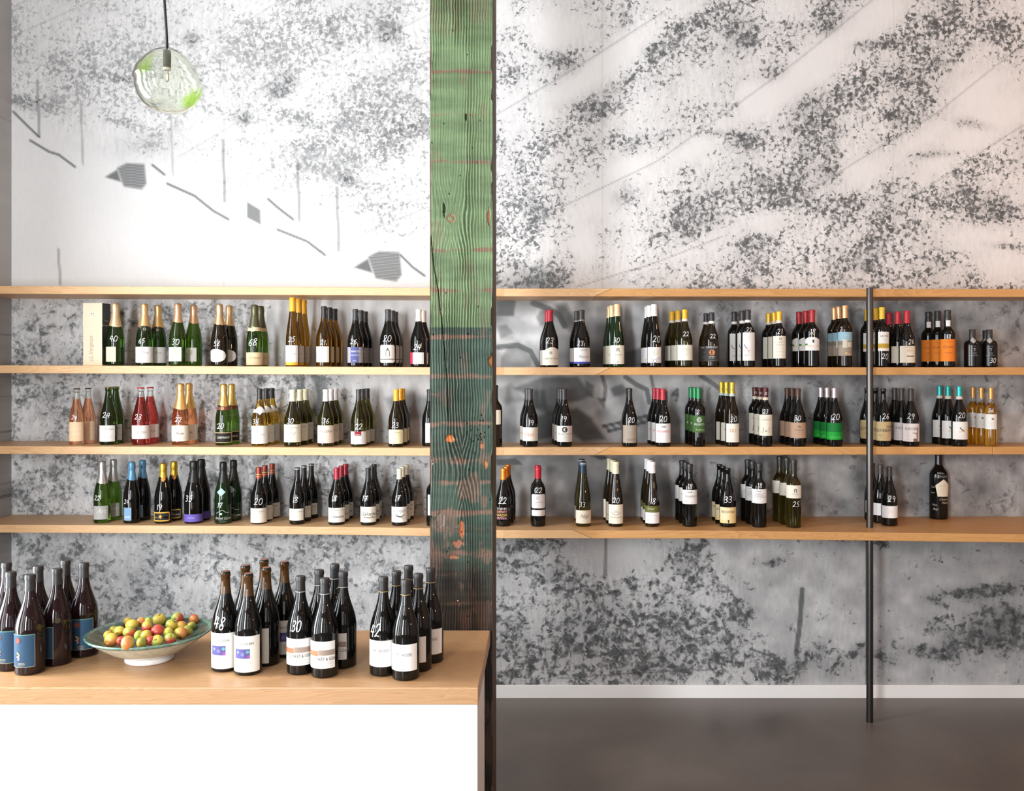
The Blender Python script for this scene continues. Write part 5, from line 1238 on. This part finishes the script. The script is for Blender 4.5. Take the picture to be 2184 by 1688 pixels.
# ------------------------------------------------------------------ bowl of apples
BY = 0.915 * F / (1407 - CY); BX = wx(319, BY)
def bowl_mat(name, c0, c1, c2):
    m, nt, b = principled(name); n = N(nt)
    tc = n.new('ShaderNodeTexCoord').outputs['Object']
    f = n.noise(tc, 22, 6, 0.7, 1.2)
    n.link(n.ramp(f, [(0.36, c0), (0.52, c1), (0.68, c2)]), b.inputs['Base Color']); b.inputs['Roughness'].default_value = 0.22
    b.inputs['Coat Weight'].default_value = 0.3
    return m
M_GLAZE = bowl_mat('green_glaze', (0.035, 0.060, 0.046), (0.065, 0.10, 0.080), (0.18, 0.17, 0.12))
M_RIM = bowl_mat('rim_glaze', (0.07, 0.15, 0.115), (0.13, 0.24, 0.19), (0.28, 0.40, 0.35))
M_UNDER = bowl_mat('pale_glaze', (0.42, 0.46, 0.38), (0.55, 0.57, 0.48), (0.60, 0.60, 0.54))
M_FOOT = bowl_mat('white_glaze', (0.74, 0.72, 0.70), (0.80, 0.79, 0.77), (0.84, 0.83, 0.82))
bowl = empty('footed_bowl', (BX, BY, CTOP + 0.0005)); tag(bowl, 'wide green glazed footed bowl holding apples on the counter', 'bowl')
BR, BH = 0.186, 0.092
inner = [(0, .036), (.05, .037), (.09, .044), (.125, .057), (.155, .073), (.176, .085)]
obj('inside', MB().lathe(list(reversed(inner)), 72).mesh('inside', M_GLAZE, True), bowl)
obj('rim', MB().lathe([(.176, .0850), (.183, .0905), (BR, .0905), (BR + .002, .087), (BR - .002, .083), (.176, .078)][::-1], 72).mesh('rim', M_RIM, True), bowl)
obj('underside', MB().lathe([(.060, .018), (.085, .022), (.115, .036), (.145, .056), (.176, .078)], 72).mesh('underside', M_UNDER, True), bowl)
obj('foot', MB().lathe([(0, .002), (.066, .0), (.073, .001), (.074, .006), (.069, .018), (.058, .022), (0, .022)], 60).mesh('foot', M_FOOT, True), bowl)

def apple_mat():
    m, nt, b = principled('apple_skin'); n = N(nt)
    at = n.new('ShaderNodeAttribute', attribute_name='skin')
    tc = n.new('ShaderNodeTexCoord').outputs['Object']
    sp = n.noise(tc, 420, 2, 0.5)
    n.link(n.mix(n.math('MULTIPLY', n.math('GREATER_THAN', sp, 0.66), 0.25), at.outputs['Color'], (0.75, 0.62, 0.30)), b.inputs['Base Color'])
    b.inputs['Roughness'].default_value = 0.32
    return m
M_APPLE = apple_mat(); M_STEM = plain('apple_stem', (0.10, 0.055, 0.025), 0.7)
YEL, GRN, RED, ORG = (0.62, 0.47, 0.07), (0.36, 0.40, 0.06), (0.46, 0.055, 0.035), (0.60, 0.22, 0.06)
APPLES = [  # crop x, crop y, size, ground colour, blush, blush amount, label
    (1097, 880, 95, YEL, ORG, .55, 'orange yellow apple at the far left of the bowl'), (1127, 930, 142, YEL, ORG, .75, 'large orange apple at the front left of the bowl'), (1150, 828, 90, GRN, YEL, .4, 'small green apple behind the leftmost ones'),
    (1210, 842, 110, YEL, RED, .35, 'yellow apple with a red right cheek'), (1298, 748, 105, YEL, RED, .60, 'red streaked apple half behind a yellow one, back left'), (1337, 782, 132, YEL, GRN, .35, 'plain yellow apple at the back left of the heap'),
    (1312, 850, 128, GRN, RED, .55, 'green apple with a bright red left side showing its eye'), (1435, 746, 108, YEL, ORG, .5, 'green and orange apple at the back of the heap'), (1505, 738, 84, GRN, YEL, .3, 'small green apple deep at the back'),
    (1487, 797, 122, YEL, RED, .65, 'dark red and yellow apple in the middle of the heap'), (1405, 880, 100, GRN, YEL, .3, 'green apple low in the middle of the heap'), (1482, 882, 118, YEL, RED, .5, 'yellow apple with a rosy face, centre front'),
    (1290, 957, 138, YEL, ORG, .6, 'biggest yellow apple at the front of the bowl'), (1436, 957, 112, GRN, YEL, .25, 'pale green apple at the front of the bowl'), (1613, 724, 142, YEL, YEL, .2, 'bright yellow apple on top with its stem up'),
    (1593, 833, 132, RED, RED, .9, 'bright red apple in the centre of the heap'), (1527, 935, 96, ORG, RED, .8, 'dark red apple low at the front'), (1590, 938, 118, YEL, GRN, .45, 'yellow green apple at the front centre'),
    (1702, 850, 104, YEL, GRN, .3, 'yellow apple right of the bright red one'), (1735, 777, 122, GRN, YEL, .5, 'green yellow apple below the red cheeked one'), (1797, 714, 136, GRN, RED, .50, 'green apple with a dark red right cheek at the back'),
    (1725, 917, 122, GRN, RED, .35, 'yellow green apple with a red left edge, front right'), (1836, 792, 122, YEL, ORG, .55, 'orange and yellow apple on the right of the heap'), (1830, 862, 140, YEL, ORG, .65, 'large peach coloured apple at the front right'),
    (1900, 835, 112, GRN, YEL, .35, 'green apple right of the peach coloured one'), (1940, 790, 96, GRN, YEL, .3, 'dull green apple near the right rim'), (1965, 717, 110, ORG, RED, .65, 'red orange apple at the far right of the bowl'), (1226, 938, 90, RED, RED, .7, 'small dark red apple between the two front left ones'),
]
bin_ = lambda r: float(np.interp(r, [p[0] for p in inner], [p[1] for p in inner]))
for cxp, cyp, sz, c0, c1, am, lab_ in APPLES:
    px, py = cxp / 4.748, 1170 + cyp / 4.748
    R = sz / 4.748 / 2 * BY / F / 1.07
    # heap: walk along the sight line until it meets the heap surface
    best = None
    for Yt in np.linspace(BY + 0.18, BY - 0.18, 400):
        X, Z = wx(px, Yt), wz(py, Yt) - CTOP
        r = math.hypot(X - BX, Yt - BY)
        top = max(bin_(min(r, .176)) + R * 0.97, 0.080 + 0.040 * (1 - (r / 0.135) ** 2))
        if Z >= top: best = (X, Yt, Z); 
        if best and Z < top: break
        if Z >= top and Yt < BY - 0.17: break
    # choose first crossing from the camera side instead
    for Yt in np.linspace(BY - 0.185, BY + 0.185, 600):
        X, Z = wx(px, Yt), wz(py, Yt) - CTOP
        r = math.hypot(X - BX, Yt - BY)
        top = max(bin_(min(r, .176)) + R * 0.97, 0.076 + 0.040 * (1 - (r / 0.135) ** 2))
        if Z <= top:
            best = (X, Yt, Z); break
    X, Y, Z = best
    ap = empty('apple', (X, Y, CTOP + Z)); tag(ap, lab_, 'apple', 'apples in the bowl')
    n1_, n2_ = 16, 22
    V, Fc = [], []
    for i in range(n1_ + 1):
        th = math.pi * i / n1_
        for k_ in range(n2_):
            ph = 2 * math.pi * k_ / n2_
            rr = R * (1.0 - 0.10 * math.cos(th) * -1 * 0.3)
            rr *= 1 + 0.06 * math.sin(th) ** 2 + 0.02 * math.sin(ph * 5) * math.cos(th / 2) * (th > 1.6)
            z = R * 0.93 * math.cos(th)
            if i == 0: z -= R * 0.30
            elif i == 1: z -= R * 0.13
            elif i == 2: z -= R * .02
            elif i == n1_: z += R * 0.22
            elif i == n1_ - 1: z += R * 0.07
            V.append((rr * math.sin(th) * math.cos(ph), rr * math.sin(th) * math.sin(ph), z))
    for i in range(n1_):
        for k_ in range(n2_):
            k2 = (k_ + 1) % n2_
            Fc.append((i * n2_ + k_, (i + 1) * n2_ + k_, (i + 1) * n2_ + k2, i * n2_ + k2))
    m = mesh('flesh', V, Fc, M_APPLE, True)
    A = np.array(V) / R
    dv = np.array([random.uniform(-1, 1), random.uniform(-1, .3), random.uniform(-.2, .6)]); dv /= np.linalg.norm(dv)
    streak = 0.25 * np.sin(np.arctan2(A[:, 1], A[:, 0]) * 9 + 3 * A[:, 2]) + 0.3 * np.sin(np.arctan2(A[:, 1], A[:, 0]) * 4)
    t = np.clip((A @ dv + (am * 2 - 1) * 0.95) / 0.7 + 0.3 + 0.25 * streak, 0, 1)
    colA = np.array(c0)[None] * (1 - t[:, None]) + np.array(c1)[None] * t[:, None]
    a_ = m.attributes.new('skin', 'FLOAT_COLOR', 'POINT')
    a_.data.foreach_set('color', np.concatenate([colA, np.ones((len(colA), 1))], 1).astype(np.float32).reshape(-1))
    fl = obj('flesh', m, ap)
    obj('stem', MB().tube([(0, 0, R * .60), (R * .05, 0, R * .85), (R * .16, R * .04, R * 1.15)], [R * .07, R * .055, R * .06], 8).mesh('stem', M_STEM), ap)
    if 'stem' in lab_: ap.rotation_euler = (0.25, 0.1, 0)
    elif 'eye' in lab_: ap.rotation_euler = (2.2, 0.3, 0.4)
    else: ap.rotation_euler = (random.uniform(.4, 2.6), random.uniform(-.6, .6), random.uniform(0, 6.28))

# ------------------------------------------------------------------ glass pendant lamp
LY = 2.90; LX, LZ = wx(356, LY), wz(171, LY)
lamp = empty('pendant_lamp', (LX, LY, LZ)); tag(lamp, 'hand blown clear green edged glass pendant lamp on a dark cord', 'lamp')
s_ = LY / F
def globe(scale):
    n1_, n2_ = 40, 56; V, Fc = [], []
    oz, orr = [], []
    prof = [(-67, 0), (-66, 22), (-62, 38), (-52, 52), (-38, 61), (-20, 67), (0, 68), (15, 64), (30, 55), (45, 44), (58, 31), (65, 19), (69, 8)]
    za = np.array([p[0] for p in prof], float); ra = np.array([p[1] for p in prof], float)
    for i in range(n1_ + 1):
        t = i / n1_
        z = -67 + 136 * (0.5 - 0.5 * math.cos(math.pi * t))
        r = float(np.interp(z, za, ra))
        for k_ in range(n2_):
            a = 2 * math.pi * k_ / n2_
            lop = 1 + 0.06 * math.cos(a - 0.4) * (z < 0) - 0.05 * math.cos(a) * (z > 20) + 0.05 * math.sin(2 * a + z / 40) + 0.03 * math.sin(3 * a + 1 - z / 30)
            V.append((r * scale * lop * math.cos(a) * s_, r * scale * lop * math.sin(a) * s_, z * scale * s_))
    for i in range(n1_):
        for k_ in range(n2_):
            k2 = (k_ + 1) % n2_
            Fc.append((i * n2_ + k_, i * n2_ + k2, (i + 1) * n2_ + k2, (i + 1) * n2_ + k_))
    return V, Fc
def lamp_glass():
    m, nt, b = principled('blown_green_glass'); n = N(nt)
    b.inputs['Roughness'].default_value = 0.0
    tc = n.new('ShaderNodeTexCoord').outputs['Object']                 # two streaks of green glass blown into the wall
    d1 = n.new('ShaderNodeVectorMath', operation='DOT_PRODUCT'); n.link(tc, d1.inputs[0]); d1.inputs[1].default_value = (-0.80, 0.05, 0.60)
    wob = n.math('MULTIPLY', n.math('SUBTRACT', n.noise(tc, 28, 2), 0.5), 0.02)
    t1 = n.math('DIVIDE', n.math('SUBTRACT', n.math('ADD', d1.outputs['Value'], wob), 0.083), 0.012, clamp=True)
    t2 = n.math('DIVIDE', n.math('SUBTRACT', n.math('SUBTRACT', wob, d1.outputs['Value']), 0.094), 0.008, clamp=True)
    n.link(n.mix(n.math('MAXIMUM', t1, t2), (0.985, 1.0, 0.96), (0.50, 0.86, 0.10)), b.inputs['Base Color'])
    b.inputs['Transmission Weight'].default_value = 1.0; b.inputs['IOR'].default_value = 1.45
    va = n.new('ShaderNodeVolumeAbsorption'); va.inputs['Color'].default_value = (0.42, 0.85, 0.08, 1); va.inputs['Density'].default_value = 5.0
    n.link(va.outputs[0], nt.nodes['Material Output'].inputs['Volume'])
    return m
M_LG = lamp_glass()
V, Fc = globe(1.0); V2, F2 = globe(0.945)
mb = MB().add(V, Fc).add(V2, [tuple(reversed(q_)) for q_ in F2])
obj('glass_globe', mb.mesh('glass_globe', M_LG, True), lamp)
M_SOCK = plain('olive_socket', (0.045, 0.045, 0.022), 0.5); M_CORD = plain('black_cord', (0.012, 0.012, 0.012), 0.6); M_CER = plain('ceramic', (0.80, 0.74, 0.68), 0.4)
def pz(py): return (171 - py) * s_
obj('socket', MB().lathe([(0, pz(146)), (0.0118, pz(146)), (0.0118, pz(112)), (0.0095, pz(108)), (0.0092, pz(104)), (0, pz(103))], 28).mesh('socket', M_SOCK, True), lamp)
obj('ceramic_ring', MB().lathe([(0.0060, pz(150)), (0.0125, pz(150)), (0.0125, pz(145.5)), (0.0060, pz(145.5))], 28).mesh('ceramic_ring', M_CER), lamp)
bu = obj('bulb', MB().lathe([(0, pz(176)), (.004, pz(174)), (.006, pz(168)), (.006, pz(158)), (.005, pz(150.2))], 20).mesh('bulb', plain('bulb_glass', (1, 1, 1), 0.0, trans=1.0, ior=1.2), True), lamp)
obj('filament', MB().tube([(-.002, 0, pz(160)), (-.001, 0, pz(170)), (.001, 0, pz(170)), (.002, 0, pz(160))], .0009, 6).mesh('filament', plain('glowing_filament', (1, .5, .2), .5, emit=(1, .55, .25), estr=3.0)), bu)
obj('cord', MB().tube([(0.001, 0, pz(105)), (-0.003, 0, pz(50)), (-0.008, 0, pz(0)), (-0.02, 0, CEIL - LZ - 0.02)], 0.0042, 12).mesh('cord', M_CORD, True), lamp)
obj('ceiling_rose', MB().lathe([(0.05, CEIL - LZ - 0.024), (0.055, CEIL - LZ - 0.004), (0.055, CEIL - LZ)], 32).mesh('ceiling_rose', M_CORD), lamp)
